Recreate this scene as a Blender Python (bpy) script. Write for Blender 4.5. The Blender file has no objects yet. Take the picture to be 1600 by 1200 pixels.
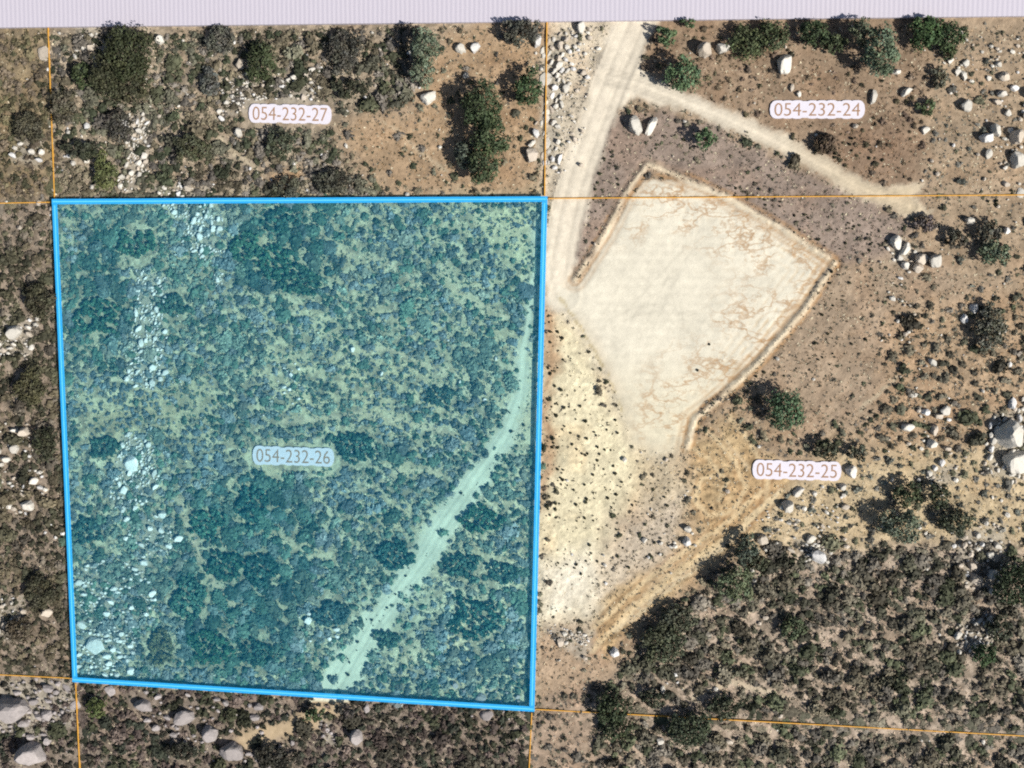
import bpy, math, random
import numpy as np
from mathutils import Vector, Matrix

# ------------------------------------------------------------------ camera, light, exposure
sc = bpy.context.scene
col = sc.collection
F = 45.0 / 36.0 * 1600.0                      # focal length in pixels of the 1600 x 1200 picture
CAM = Vector((22.0, 21.0, 258.0))
cam_d = bpy.data.cameras.new('camera'); cam_d.lens = 45.0; cam_d.sensor_width = 36.0
cam_d.clip_start = 1.0; cam_d.clip_end = 6000.0
cam = bpy.data.objects.new('camera', cam_d); col.objects.link(cam)
cam.location = CAM
fw = (-CAM).normalized(); rt = fw.cross(Vector((0, 1, 0))).normalized(); upv = rt.cross(fw)
cam.rotation_euler = Matrix((rt, upv, -fw)).transposed().to_euler()
sc.camera = cam
SUN_EL = math.radians(45.0)
sun_to = Vector((0.90 * math.cos(SUN_EL), -0.435 * math.cos(SUN_EL), math.sin(SUN_EL))).normalized()
world = bpy.data.worlds.new('World'); sc.world = world; world.use_nodes = True
wn = world.node_tree
bg = wn.nodes['Background']; bg.inputs['Strength'].default_value = 0.06
sky = wn.nodes.new('ShaderNodeTexSky'); sky.sky_type = 'NISHITA'; sky.sun_disc = False
sky.sun_elevation = SUN_EL; sky.sun_rotation = math.atan2(sun_to.x, sun_to.y)
wn.links.new(sky.outputs['Color'], bg.inputs['Color'])
sun_d = bpy.data.lights.new('sun', 'SUN'); sun_d.energy = 4.6; sun_d.angle = math.radians(0.5)
sun_d.color = (1.0, 0.97, 0.92)
sc.cycles.use_denoising = False; sc.cycles.pixel_filter_type = 'BLACKMAN_HARRIS'; sc.cycles.filter_width = 2.0; sc.cycles.adaptive_threshold = 0.03; sc.cycles.max_bounces = 4; sc.cycles.diffuse_bounces = 2; sc.cycles.glossy_bounces = 1; sc.cycles.transparent_max_bounces = 8
sun = bpy.data.objects.new('sun', sun_d); col.objects.link(sun)
sun.rotation_euler = (-sun_to).to_track_quat('-Z', 'Y').to_euler()
sun.location = (60, -40, 120)
vs = sc.view_settings
vs.view_transform = 'Standard'; vs.look = 'None'; vs.exposure = 0.45; vs.gamma = 1.0; vs.use_curve_mapping = False

# ------------------------------------------------------------------ small maths
RNG = np.random.default_rng(7)
random.seed(7)
RM = np.array(cam.rotation_euler.to_matrix())
CP = np.array(CAM)

def at(u, v, z=0.0):
    """ground point (metres) that the picture shows at u, v, at height z"""
    d = RM @ np.array([(u - 800.0) / F, -(v - 600.0) / F, -1.0])
    t = (z - CP[2]) / d[2]
    return CP + d * t

def at_many(u, v, z=0.0):
    d = np.stack([(u - 800.0) / F, -(v - 600.0) / F, -np.ones_like(u)], -1) @ RM.T
    t = (z - CP[2]) / d[:, 2]
    return CP + d * t[:, None]

def proj(P):
    q = (P - CP) @ RM
    return 800.0 + F * q[..., 0] / -q[..., 2], 600.0 - F * q[..., 1] / -q[..., 2]

def lin(c):
    c = np.asarray(c, float) / 255.0
    return np.where(c <= 0.04045, c / 12.92, ((c + 0.055) / 1.055) ** 2.4)

def vnoise(x, y, seed=0):
    xi = np.floor(x).astype(np.int64); yi = np.floor(y).astype(np.int64)
    xf = x - xi; yf = y - yi
    def h(a, b):
        n = (a * 374761393 + b * 668265263 + seed * 974634777) & 0xFFFFFFFF
        n = ((n ^ (n >> 13)) * 1274126177) & 0xFFFFFFFF
        n = n ^ (n >> 16)
        return (n & 0xFFFF) / 65535.0
    sx = xf * xf * (3 - 2 * xf); sy = yf * yf * (3 - 2 * yf)
    return (h(xi, yi) * (1 - sx) + h(xi + 1, yi) * sx) * (1 - sy) + (h(xi, yi + 1) * (1 - sx) + h(xi + 1, yi + 1) * sx) * sy

def fbm(x, y, seed=0, octaves=4):
    a = 0.5; s = 0.0; n = 0.0
    for k in range(octaves):
        s = s + a * vnoise(x, y, seed + k * 17); n += a
        x = x * 2.03 + 11.3; y = y * 2.03 + 5.7; a *= 0.55
    return s / n

def smooth(e0, e1, x):
    t = np.clip((x - e0) / (e1 - e0), 0, 1)
    return t * t * (3 - 2 * t)

def line_dist(u, v, pts):
    d = np.full(u.shape, 1e9, u.dtype)
    for (ax, ay), (bx, by) in zip(pts[:-1], pts[1:]):
        dx, dy = bx - ax, by - ay
        t = np.clip(((u - ax) * dx + (v - ay) * dy) / (dx * dx + dy * dy + 1e-9), 0, 1)
        d = np.minimum(d, np.hypot(u - ax - t * dx, v - ay - t * dy))
    return d

def poly_sd(u, v, pts):
    """signed distance in pixels, positive inside"""
    d = line_dist(u, v, list(pts) + [pts[0]])
    ins = np.zeros(u.shape, bool)
    n = len(pts)
    for i in range(n):
        ax, ay = pts[i]; bx, by = pts[(i + 1) % n]
        if ay == by: continue
        c = ((ay > v) != (by > v)) & (u < (bx - ax) * (v - ay) / (by - ay) + ax)
        ins ^= c
    return np.where(ins, d, -d)

# ------------------------------------------------------------------ the lie of the land, in picture coordinates
PARCEL = [(85, 315), (851, 311), (831, 1108), (117, 1062)]
PAD = [(872, 452), (905, 442), (935, 392), (968, 335), (1008, 284), (1075, 284), (1150, 315), (1225, 360), (1298, 410),
       (1262, 468), (1205, 545), (1150, 598), (1095, 628), (1076, 690), (1030, 705), (990, 690), (972, 632), (945, 572), (905, 505), (868, 470)]
ROAD = [[(1005, 10), (985, 60), (955, 130), (932, 190), (910, 250), (893, 310), (880, 370), (872, 430), (878, 460)],
        [(950, 120), (1000, 132), (1060, 155), (1130, 182), (1210, 220), (1290, 262), (1350, 296), (1420, 322)]]
ROAD_W = [25, 12]
FORK = [(962, 26), (1032, 26), (1004, 72), (1000, 104), (1026, 126), (1080, 150), (1064, 172), (992, 152), (950, 180), (918, 215), (920, 140), (945, 75)]
ROAD_END = [(1335, 286), (1395, 296), (1444, 290), (1424, 308), (1452, 334), (1416, 328), (1380, 318), (1335, 302)]
TRACK = [(842, 345), (836, 420), (826, 490), (818, 548), (812, 620), (790, 680), (745, 745), (700, 810), (668, 862), (630, 915), (585, 975), (545, 1040), (512, 1095)]
TRACK_W = [5, 4, 5, 9, 13, 14, 19, 24, 19, 18, 20, 26, 30]
TRACK2 = [(512, 1095), (490, 1126), (440, 1140), (385, 1154)]
TRAILS = [([(553, 647), (593, 650), (653, 663), (700, 677), (735, 703)], 4.5), ([(440, 658), (500, 655), (553, 647)], 4),
          ([(597, 407), (627, 423), (653, 447)], 3.5), ([(687, 407), (713, 457), (760, 480), (800, 500)], 3.5),
          ([(480, 330), (505, 365), (535, 395), (597, 407)], 3), ([(740, 330), (770, 350), (810, 365)], 4),
          ([(520, 560), (600, 545), (690, 580), (760, 600)], 3), ([(560, 770), (640, 735), (700, 740)], 2.5),
          ([(300, 840), (330, 905), (370, 950)], 5), ([(280, 780), (305, 850)], 4), ([(1085, 1090), (1140, 1065), (1230, 1090)], 5),
          ([(340, 215), (370, 245), (400, 262)], 5), ([(700, 270), (600, 190)], 3), ([(1400, 590), (1345, 640)], 3),
          ([(1130, 682), (1152, 712), (1178, 738)], 3), ([(960, 985), (1060, 905), (1140, 845), (1215, 770)], 6),
          ([(975, 955), (1060, 882), (1130, 828)], 2.5), ([(790, 700), (830, 640), (845, 590)], 9)]
BERM = [[(898, 437), (945, 365), (978, 300), (1012, 256), (1060, 275), (1130, 305), (1220, 356), (1304, 410)],
        [(1304, 412), (1252, 490), (1190, 560), (1128, 620), (1085, 655), (1074, 700)]]

WARP = 1.0
def warp(u, v, a=9.0, s=26.0):
    return (u + a * 2 * (fbm(u / s, v / s, 3, 3) - 0.5), v + a * 2 * (fbm(u / s, v / s, 31, 3) - 0.5))

def warp2(u, v):
    a, b = warp(u, v, 16, 62)
    return a + 9 * 2 * (fbm(u / 17, v / 17, 13, 3) - .5), b + 9 * 2 * (fbm(u / 17, v / 17, 37, 3) - .5)

# zone: polygon, feather px, lit ground colour, shrub cover, shrub radius m, palette, stone cover
ZONES = [
    ('upper_left', [(-200, -100), (852, -100), (852, 313), (-200, 318)], 8, (182, 164, 138), .90, 1.0, 'mix', .42),
    ('clearing', [(520, 190), (560, 165), (640, 170), (660, 110), (690, 40), (850, 40), (850, 310), (610, 310), (560, 262), (540, 240)], 14, (178, 148, 112), .10, .6, 'mix', .05),
    ('clearing_small', [(420, 258), (470, 255), (470, 285), (425, 300)], 8, (186, 150, 108), .05, .5, 'mix', .05),
    ('olive_left_edge', [(-200, -100), (75, -100), (84, 316), (-200, 318)], 8, (156, 136, 102), .82, .9, 'olive', .06),
    ('left', [(-200, 318), (84, 318), (118, 1058), (-200, 1055)], 6, (160, 142, 122), .86, 1.05, 'leftside', .14),
    ('bottom_left', [(-200, 1056), (117, 1062), (831, 1108), (826, 1400), (-200, 1400)], 6, (152, 136, 120), .86, 1.0, 'dark', .10),
    ('parcel', PARCEL, 6, (202, 198, 164), .96, .95, 'teal', .02),
    ('parcel_corner', [(690, 318), (848, 314), (846, 440), (800, 430), (760, 380)], 16, (222, 212, 168), .45, .6, 'teal', .03),
    ('parcel_thin', [(430, 520), (620, 540), (690, 640), (620, 660), (440, 660)], 26, (204, 196, 158), .70, .65, 'teal', .02),
    ('parcel_open', [(255, 590), (330, 570), (350, 640), (300, 700), (260, 690), (130, 690), (130, 610)], 16, (196, 188, 150), .55, .7, 'teal', .02),
    ('parcel_dark_upper', [(376, 322), (520, 325), (538, 400), (500, 455), (430, 492), (398, 448), (362, 424), (388, 370)], 26, (176, 176, 146), 1.0, 1.7, 'tealdark', .0),
    ('parcel_dark_lower', [(305, 765), (430, 738), (495, 830), (478, 920), (455, 1050), (330, 1058), (238, 1036), (292, 962), (262, 905), (318, 840)], 26, (176, 176, 146), 1.0, 1.7, 'tealdark', .0),
    ('parcel_dark_left', [(105, 425), (150, 352), (206, 345), (186, 420), (212, 500), (160, 556), (105, 538)], 20, (186, 182, 150), .97, 1.4, 'tealdark', .02),
    ('track_head', [(795, 540), (849, 530), (846, 690), (790, 710), (785, 640)], 14, (226, 216, 176), .34, .5, 'teal', .02),
    ('parcel_right_low', [(640, 900), (720, 800), (840, 720), (832, 1100), (600, 1080)], 18, (222, 212, 174), .74, 1.15, 'teal', .02),
    ('parcel_open_low', [(560, 980), (640, 900), (700, 900), (700, 960), (640, 1010), (640, 1070)], 18, (210, 205, 170), .5, .8, 'teal', .02),
    ('road_edge', [(852, 20), (985, 20), (930, 140), (905, 235), (880, 330), (866, 430), (852, 430)], 5, (206, 192, 168), .10, .4, 'grey', .15),
    ('north_east', [(1010, 20), (1800, 20), (1800, 330), (1440, 335), (1360, 295), (1060, 150), (1010, 110)], 8, (160, 134, 106), .20, .6, 'brown', .06),
    ('red_patch', [(1280, 200), (1400, 190), (1440, 250), (1400, 285), (1300, 270)], 22, (152, 124, 98), .24, .6, 'brown', .03),
    ('far_right', [(1450, 20), (1800, 20), (1800, 520), (1480, 500), (1440, 350)], 14, (174, 150, 120), .14, .55, 'grey', .16),
    ('grey_scrub', [(930, 165), (1050, 170), (1330, 305), (1430, 348), (1400, 430), (1305, 408), (1150, 315), (1012, 256), (960, 330), (900, 430), (880, 400), (915, 250)], 6, (158, 138, 122), .13, .42, 'mauve', .05),
    ('pad_surround', [(1300, 420), (1450, 380), (1520, 480), (1420, 560), (1385, 640), (1250, 700), (1180, 600), (1220, 520)], 10, (174, 150, 122), .10, .42, 'mauve', .03),
    ('right_scrub', [(1400, 480), (1800, 440), (1800, 800), (1560, 900), (1360, 700)], 16, (188, 158, 122), .5, 1.15, 'mauve', .10),
    ('right_rocks', [(1350, 700), (1570, 700), (1800, 780), (1800, 930), (1500, 900), (1330, 880), (1200, 860), (1150, 800), (1240, 745)], 16, (204, 180, 138), .32, .85, 'grey', .20),
    ('lower_right', [(835, 1105), (975, 1040), (1060, 950), (1130, 900), (1210, 850), (1400, 850), (1800, 860), (1800, 1400), (822, 1400)], 10, (194, 172, 148), .78, 1.25, 'mauve', .04),
    ('slope_foot', [(838, 985), (930, 955), (985, 1010), (950, 1060), (832, 1108)], 12, (186, 158, 126), .24, .5, 'mauve', .10),
    ('strip_below', [(832, 1108), (925, 1060), (930, 1250), (820, 1250)], 14, (178, 152, 126), .5, .8, 'mauve', .08),
    ('gold_slope', [(1076, 690), (1140, 650), (1235, 750), (1210, 800), (1110, 880), (1010, 960), (950, 1020), (925, 960), (1040, 860), (1075, 780)], 8, (206, 178, 134), .04, .4, 'mauve', .06),
    ('pale_slope', [(848, 470), (905, 502), (960, 600), (985, 660), (1020, 700), (1000, 770), (975, 840), (950, 890), (925, 955), (842, 975)], 20, (226, 214, 178), .0, .4, 'mauve', .03),
    ('rubble_slope', [(985, 665), (1074, 690), (1078, 780), (1040, 850), (970, 900), (965, 820), (995, 760)], 14, (208, 188, 152), .12, .45, 'mauve', .26),
    ('white_slope', [(844, 880), (925, 860), (960, 890), (930, 950), (842, 965)], 18, (236, 226, 202), .0, .4, 'mauve', .10),
    ('grey_slope', [(950, 810), (1060, 780), (1085, 830), (1010, 900), (955, 900)], 16, (200, 182, 156), .12, .45, 'mauve', .18),
    ('red_fringe', [(850, 440), (872, 470), (868, 560), (850, 640), (843, 760), (846, 480)], 6, (186, 156, 122), .08, .4, 'brown', .02),
    ('red_fringe_low', [(846, 620), (858, 620), (852, 780), (842, 800)], 6, (184, 152, 118), .08, .4, 'brown', .02),
]
PAL = {   # leaf colours, sRGB
    'mix':   [(96, 94, 74), (74, 76, 52), (112, 104, 92), (60, 66, 44), (108, 98, 74)],
    'olive': [(86, 80, 50), (102, 92, 62), (70, 68, 44), (104, 90, 70)],
    'brown': [(100, 84, 60), (84, 76, 50), (118, 96, 76), (70, 66, 44), (108, 92, 74)],
    'leftside': [(88, 84, 60), (74, 72, 50), (104, 94, 78), (66, 66, 46), (98, 88, 64)],
    'dark':  [(64, 60, 46), (84, 70, 62), (52, 56, 42), (92, 78, 68), (60, 62, 40)],
    'teal':  [(116, 134, 114), (92, 122, 98), (128, 138, 134), (106, 120, 112), (86, 116, 94), (134, 138, 118), (108, 124, 124)],
    'tealdark': [(84, 116, 96), (72, 106, 86), (98, 118, 110), (68, 100, 88), (94, 114, 94)],
    'grey':  [(112, 108, 96), (92, 94, 82), (98, 96, 70)],
    'mauve': [(102, 95, 76), (84, 82, 62), (108, 100, 86), (76, 80, 54), (96, 88, 68)],
}
PALN = list(PAL)

# stone outcrops: polygon, share of ground covered, radius range in pixels
OUTCROPS = [
    ([(856, 55), (882, 55), (878, 150), (872, 200), (868, 255), (842, 250), (832, 225), (846, 190), (852, 150)], .95, (7, 14)),
    ([(884, 40), (925, 40), (925, 120), (905, 250), (870, 290), (872, 190)], .26, (1.6, 5)),
    ([(258, 320), (332, 318), (350, 342), (332, 368), (354, 396), (322, 406), (298, 386), (284, 350)], .95, (2.8, 7)),
    ([(215, 425), (265, 435), (255, 500), (258, 560), (240, 610), (195, 598), (208, 520), (215, 480)], .9, (3, 8)),
    ([(190, 680), (230, 695), (250, 740), (235, 780), (175, 790), (180, 730)], .9, (3, 9)),
    ([(130, 880), (235, 870), (240, 930), (220, 985), (200, 1045), (130, 1050), (120, 960)], .50, (3, 8)),
    ([(330, 440), (348, 430), (350, 445), (335, 455)], .7, (2, 5)),
    ([(195, 180), (235, 170), (235, 250), (205, 305), (190, 300), (200, 240)], .75, (3, 6.5)),
    ([(235, 290), (330, 290), (330, 312), (235, 312)], .5, (3, 6)),
    ([(350, 120), (420, 120), (415, 165), (345, 185)], .55, (3, 7)),
    ([(425, 125), (500, 110), (500, 160), (430, 165)], .5, (3, 7)),
    ([(120, 40), (155, 40), (155, 75), (125, 75)], .55, (3, 7)),
    ([(20, 215), (70, 215), (60, 260), (20, 250)], .45, (3, 7)),
    ([(-20, 485), (60, 500), (45, 560), (-20, 560)], .5, (3, 8)),
    ([(-20, 650), (55, 660), (70, 780), (30, 810), (-20, 780)], .4, (4, 11)),
    ([(-20, 930), (40, 930), (35, 1000), (-20, 1000)], .5, (3, 7)),
    ([(-20, 1062), (115, 1062), (115, 1130), (70, 1160), (-20, 1140)], .5, (4, 11)),
    ([(220, 1080), (420, 1100), (410, 1200), (290, 1180), (230, 1130)], .25, (4, 10)),
    ([(1490, 830), (1570, 820), (1560, 930), (1510, 920)], .6, (4, 11)),
    ([(1495, 970), (1555, 965), (1555, 1010), (1500, 1025)], .75, (4, 9)),
    ([(1550, 650), (1640, 620), (1640, 760), (1545, 740)], .7, (6, 15)),
    ([(1440, 560), (1490, 560), (1490, 720), (1400, 700)], .16, (3, 8)),
    ([(1450, 735), (1490, 725), (1500, 750), (1460, 765)], .6, (3, 8)),
    ([(1240, 840), (1290, 850), (1300, 885), (1260, 880)], .5, (4, 9)),
    ([(1150, 830), (1330, 740), (1330, 860), (1200, 870)], .16, (2.5, 7)),
    ([(1540, 80), (1640, 60), (1640, 280), (1560, 260)], .3, (3, 11)),
    ([(1465, 55), (1530, 50), (1520, 150), (1480, 150)], .14, (2, 6)),
    ([(1390, 370), (1440, 390), (1430, 420), (1395, 410)], .5, (4, 9)),
    ([(1390, 430), (1420, 440), (1435, 560), (1410, 520)], .3, (2.5, 6)),
    ([(1560, 280), (1640, 280), (1640, 380), (1560, 360)], .16, (3, 8)),
    ([(850, 980), (930, 985), (915, 1035), (880, 1010)], .45, (2, 5)),
    ([(1040, 815), (1085, 830), (1070, 860), (1040, 850)], .35, (2.5, 6)),
    ([(1040, 1060), (1070, 1060), (1070, 1095), (1040, 1090)], .2, (3, 6)),
    ([(430, 560), (470, 560), (470, 620), (420, 640)], .15, (2, 4)),
    ([(470, 960), (530, 960), (530, 1010), (475, 1010)], .25, (2.5, 7)),
    ([(700, 1060), (810, 1075), (810, 1130), (740, 1120)], .2, (3, 8)),
    ([(500, 1120), (520, 1130), (530, 1170), (505, 1165)], .5, (3, 6)),
    ([(195, 810), (262, 800), (285, 850), (220, 880)], .42, (2.5, 7)),
]

PLATES = [('054-232-27', 453, 178, 67, 16), ('054-232-24', 1277, 171, 77, 16), ('054-232-26', 458, 713, 66, 16), ('054-232-25', 1245, 735, 72, 17)]
def plate_mask(u, v, pad):
    m = np.zeros(u.shape, bool)
    for _, cx, cy, hw, hh in PLATES:
        m |= (np.abs(u - cx) < hw + pad) & (np.abs(v - cy) < hh + pad)
    return m
BLUE_LOOP = PARCEL + [PARCEL[0]]
LINES = [((72.5, -20), (85, 312), 'above the blue parcel\'s upper left corner'), ((118, 1068), (127, 1260), 'below the blue parcel\'s lower left corner'),
         ((-60, 318.5), (80, 316), 'reaching the blue parcel\'s upper left corner from the left edge'), ((857, 310), (1680, 304), 'crossing the graded pad and the dead-end road'),
         ((854.6, 33), (851, 306), 'along the jagged rocks beside the main dirt road'), ((831, 1114), (824, 1260), 'below the blue parcel\'s lower right corner'),
         ((-60, 1051.5), (112, 1060), 'reaching the blue parcel\'s lower left corner from the left edge'), ((837, 1108.5), (1680, 1154.5), 'through the dense brush below the pale slope')]
def edge_v(u):           # lower edge of the pale panel along the top of the picture
    return 43.0 - 18.0 * u / 1600.0

# ------------------------------------------------------------------ materials
MATS = {}
def mat(name, color=None, rough=0.9, attr=False, noise=0.0, nscale=1.0, bump=0.0, bscale=3.0, objcol=False, metallic=0.0, spec=0.2, detail=3.0, transl=0.0, tiny=0.0):
    if name in MATS: return MATS[name]
    m = bpy.data.materials.new(name); m.use_nodes = True
    nt = m.node_tree; N = nt.nodes; L = nt.links
    b = N['Principled BSDF']; b.inputs['Roughness'].default_value = rough
    b.inputs['Specular IOR Level'].default_value = spec; b.inputs['Metallic'].default_value = metallic
    if attr:
        a = N.new('ShaderNodeAttribute'); a.attribute_name = 'tone'; out = a.outputs['Color']
    else:
        a = N.new('ShaderNodeRGB'); a.outputs[0].default_value = (*color, 1); out = a.outputs[0]
    def mul(o1, o2):
        x = N.new('ShaderNodeMix'); x.data_type = 'RGBA'; x.blend_type = 'MULTIPLY'; x.inputs['Factor'].default_value = 1.0
        L.new(o1, x.inputs[6]); L.new(o2, x.inputs[7]); return x.outputs[2]
    if objcol:
        oi = N.new('ShaderNodeObjectInfo'); out = mul(out, oi.outputs['Color'])
    geo = N.new('ShaderNodeNewGeometry')
    def noisecol(scale, amt, det):
        nz = N.new('ShaderNodeTexNoise'); nz.inputs['Scale'].default_value = scale; nz.inputs['Detail'].default_value = det
        nz.inputs['Roughness'].default_value = 0.68
        L.new(geo.outputs['Position'], nz.inputs['Vector'])
        mr = N.new('ShaderNodeMapRange'); mr.inputs['From Min'].default_value = 0.25; mr.inputs['From Max'].default_value = 0.75
        mr.inputs['To Min'].default_value = 1 - amt; mr.inputs['To Max'].default_value = 1 + amt
        L.new(nz.outputs['Fac'], mr.inputs['Value'])
        cb = N.new('ShaderNodeCombineColor')
        for k in range(3): L.new(mr.outputs[0], cb.inputs[k])
        return cb.outputs[0]
    if noise: out = mul(out, noisecol(nscale, noise, detail))
    if tiny: out = mul(out, noisecol(nscale * 5.3, tiny, 3.0))
    L.new(out, b.inputs['Base Color'])
    if bump:
        nz = N.new('ShaderNodeTexNoise'); nz.inputs['Scale'].default_value = bscale; nz.inputs['Detail'].default_value = 4.0
        nz.inputs['Roughness'].default_value = 0.7
        L.new(geo.outputs['Position'], nz.inputs['Vector'])
        bp = N.new('ShaderNodeBump'); bp.inputs['Strength'].default_value = 0.9; bp.inputs['Distance'].default_value = bump
        L.new(nz.outputs['Fac'], bp.inputs['Height']); L.new(bp.outputs['Normal'], b.inputs['Normal'])
    if transl:
        t = N.new('ShaderNodeBsdfTranslucent'); L.new(out, t.inputs['Color'])
        mx = N.new('ShaderNodeMixShader'); mx.inputs[0].default_value = transl
        L.new(b.outputs[0], mx.inputs[1]); L.new(t.outputs[0], mx.inputs[2]); L.new(mx.outputs[0], N['Material Output'].inputs['Surface'])
    MATS[name] = m
    return m

M_EARTH = mat('bare_earth', attr=True, noise=.20, nscale=.9, tiny=.16, bump=.16, bscale=1.6, rough=.95, spec=.1)
M_ROAD = mat('graded_dirt', attr=True, noise=.10, nscale=.7, tiny=.09, bump=.05, bscale=2.2, rough=.95, spec=.1)
M_PAD = mat('graded_pad_soil', attr=True, noise=.08, nscale=.6, tiny=.09, bump=.05, bscale=2.2, rough=.95, spec=.1)
def add_cracks(m):
    # thin branching runoff rills: the mask in the attribute's alpha says where the soil has washed out
    nt = m.node_tree; N = nt.nodes; L = nt.links; b = N['Principled BSDF']
    src = b.inputs['Base Color'].links[0].from_socket
    at_ = [n_ for n_ in N if n_.type == 'ATTRIBUTE'][0]; geo = [n_ for n_ in N if n_.type == 'NEW_GEOMETRY'][0]
    last = src
    for sc_, wd_, amt in ((.085, .022, .60), (.19, .02, .42), (.05, .012, .6)):
        mp_ = N.new('ShaderNodeMapping'); mp_.inputs['Rotation'].default_value = (0, 0, .6 + sc_ * 9); mp_.inputs['Scale'].default_value = (1, 1.7, 1)
        L.new(geo.outputs['Position'], mp_.inputs['Vector'])
        nz = N.new('ShaderNodeTexNoise'); nz.inputs['Scale'].default_value = sc_; nz.inputs['Detail'].default_value = 5; nz.inputs['Roughness'].default_value = .55
        L.new(mp_.outputs[0], nz.inputs['Vector'])
        a1 = N.new('ShaderNodeMath'); a1.operation = 'SUBTRACT'; a1.inputs[1].default_value = .5; L.new(nz.outputs['Fac'], a1.inputs[0])
        a2 = N.new('ShaderNodeMath'); a2.operation = 'ABSOLUTE'; L.new(a1.outputs[0], a2.inputs[0])
        mr = N.new('ShaderNodeMapRange'); mr.inputs['From Min'].default_value = wd_; mr.inputs['From Max'].default_value = wd_ * .15
        mr.inputs['To Min'].default_value = 0; mr.inputs['To Max'].default_value = amt; L.new(a2.outputs[0], mr.inputs['Value'])
        mu = N.new('ShaderNodeMath'); mu.operation = 'MULTIPLY'; L.new(mr.outputs[0], mu.inputs[0]); L.new(at_.outputs['Alpha'], mu.inputs[1])
        mx = N.new('ShaderNodeMix'); mx.data_type = 'RGBA'; mx.inputs[7].default_value = (*(lin((176, 138, 96)) * .76), 1)
        L.new(mu.outputs[0], mx.inputs['Factor']); L.new(last, mx.inputs[6]); last = mx.outputs[2]
    L.new(last, b.inputs['Base Color'])
add_cracks(M_PAD)
M_LEAF = mat('leaves', attr=True, objcol=True, noise=.22, nscale=1.7, rough=.75, spec=.25)
M_STONE = mat('granite', attr=True, objcol=True, noise=.16, nscale=1.3, tiny=.10, bump=.07, bscale=3.5, rough=.9, spec=.2)
M_BARK = mat('bark', color=tuple(lin((84, 68, 54))), noise=.3, nscale=4, bump=.04, bscale=8)
M_GRASS = mat('dry_straw', attr=True, rough=.9, noise=.1, nscale=2)
M_ORANGE = mat('orange_line_paint', color=tuple(lin((214, 158, 66)) * .9), rough=.6, noise=.04, nscale=3)
M_BLUE = mat('blue_line_paint', color=tuple(lin((52, 172, 232))), rough=.45, noise=.04, nscale=2)
M_BLUE2 = mat('pale_blue_line_paint', color=tuple(lin((96, 190, 240))), rough=.45, noise=.04, nscale=2)
M_PLATE = mat('white_plate', color=tuple(lin((214, 208, 214)) * .9), rough=.5, noise=.03, nscale=1)
M_INK = mat('brown_ink', color=tuple(lin((150, 118, 92))), rough=.6)

def tint_material():
    m = bpy.data.materials.new('teal_tinted_film'); m.use_nodes = True
    nt = m.node_tree; N = nt.nodes; L = nt.links
    N.remove(N['Principled BSDF'])
    t = N.new('ShaderNodeBsdfTransparent'); t.inputs['Color'].default_value = (.876, .975, .984, 1)
    d = N.new('ShaderNodeBsdfDiffuse'); d.inputs['Color'].default_value = (.02, .42, .76, 1)
    x = N.new('ShaderNodeMixShader'); x.inputs[0].default_value = .040
    L.new(t.outputs[0], x.inputs[1]); L.new(d.outputs[0], x.inputs[2]); L.new(x.outputs[0], N['Material Output'].inputs['Surface'])
    return m
M_TINT = tint_material()
for m_ in (M_BLUE,):
    nt = m_.node_tree; t_ = nt.nodes.new('ShaderNodeBsdfTransparent'); t_.inputs['Color'].default_value = (.55, .85, 1, 1)
    x_ = nt.nodes.new('ShaderNodeMixShader'); x_.inputs[0].default_value = .30
    nt.links.new(nt.nodes['Principled BSDF'].outputs[0], x_.inputs[1]); nt.links.new(t_.outputs[0], x_.inputs[2]); nt.links.new(x_.outputs[0], nt.nodes['Material Output'].inputs['Surface'])

def panel_material():
    m = bpy.data.materials.new('striped_white_panel'); m.use_nodes = True
    nt = m.node_tree; N = nt.nodes; L = nt.links
    b = N['Principled BSDF']; b.inputs['Roughness'].default_value = .6
    geo = N.new('ShaderNodeNewGeometry')
    w = N.new('ShaderNodeTexWave'); w.wave_type = 'BANDS'; w.bands_direction = 'X'
    w.inputs['Scale'].default_value = .34; w.inputs['Distortion'].default_value = .5; w.inputs['Detail'].default_value = 1
    L.new(geo.outputs['Position'], w.inputs['Vector'])
    r = N.new('ShaderNodeMix'); r.data_type = 'RGBA'
    r.inputs[6].default_value = (*(lin((196, 189, 199)) * .76), 1); r.inputs[7].default_value = (*(lin((212, 204, 212)) * .76), 1)
    L.new(w.outputs['Fac'], r.inputs['Factor']); L.new(r.outputs[2], b.inputs['Base Color'])
    return m
M_PANEL = panel_material()

# ------------------------------------------------------------------ mesh helpers
def mesh_np(name, V, faces, k, tone=None, material=None, smooth_shade=False, alpha=None):
    """V (n,3), faces (m,k) index array -> mesh"""
    me = bpy.data.meshes.new(name)
    V = np.ascontiguousarray(V, np.float32); faces = np.ascontiguousarray(faces, np.int32)
    m = len(faces)
    me.vertices.add(len(V)); me.vertices.foreach_set('co', V.ravel())
    me.loops.add(m * k); me.loops.foreach_set('vertex_index', faces.ravel())
    me.polygons.add(m); me.polygons.foreach_set('loop_start', np.arange(0, m * k, k, dtype=np.int32))
    if tone is not None:
        a = me.color_attributes.new('tone', 'FLOAT_COLOR', 'POINT')
        c = np.ones((len(V), 4), np.float32); c[:, :3] = tone
        if alpha is not None: c[:, 3] = alpha
        a.data.foreach_set('color', c.ravel())
    me.update(calc_edges=True)
    me.polygons.foreach_set('use_smooth', np.full(m, bool(smooth_shade)))
    if material: me.materials.append(material)
    return me

def link(name, data, parent=None, **props):
    o = bpy.data.objects.new(name, data); col.objects.link(o)
    if parent: o.parent = parent
    for k, v in props.items(): o[k] = v
    return o

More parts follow.
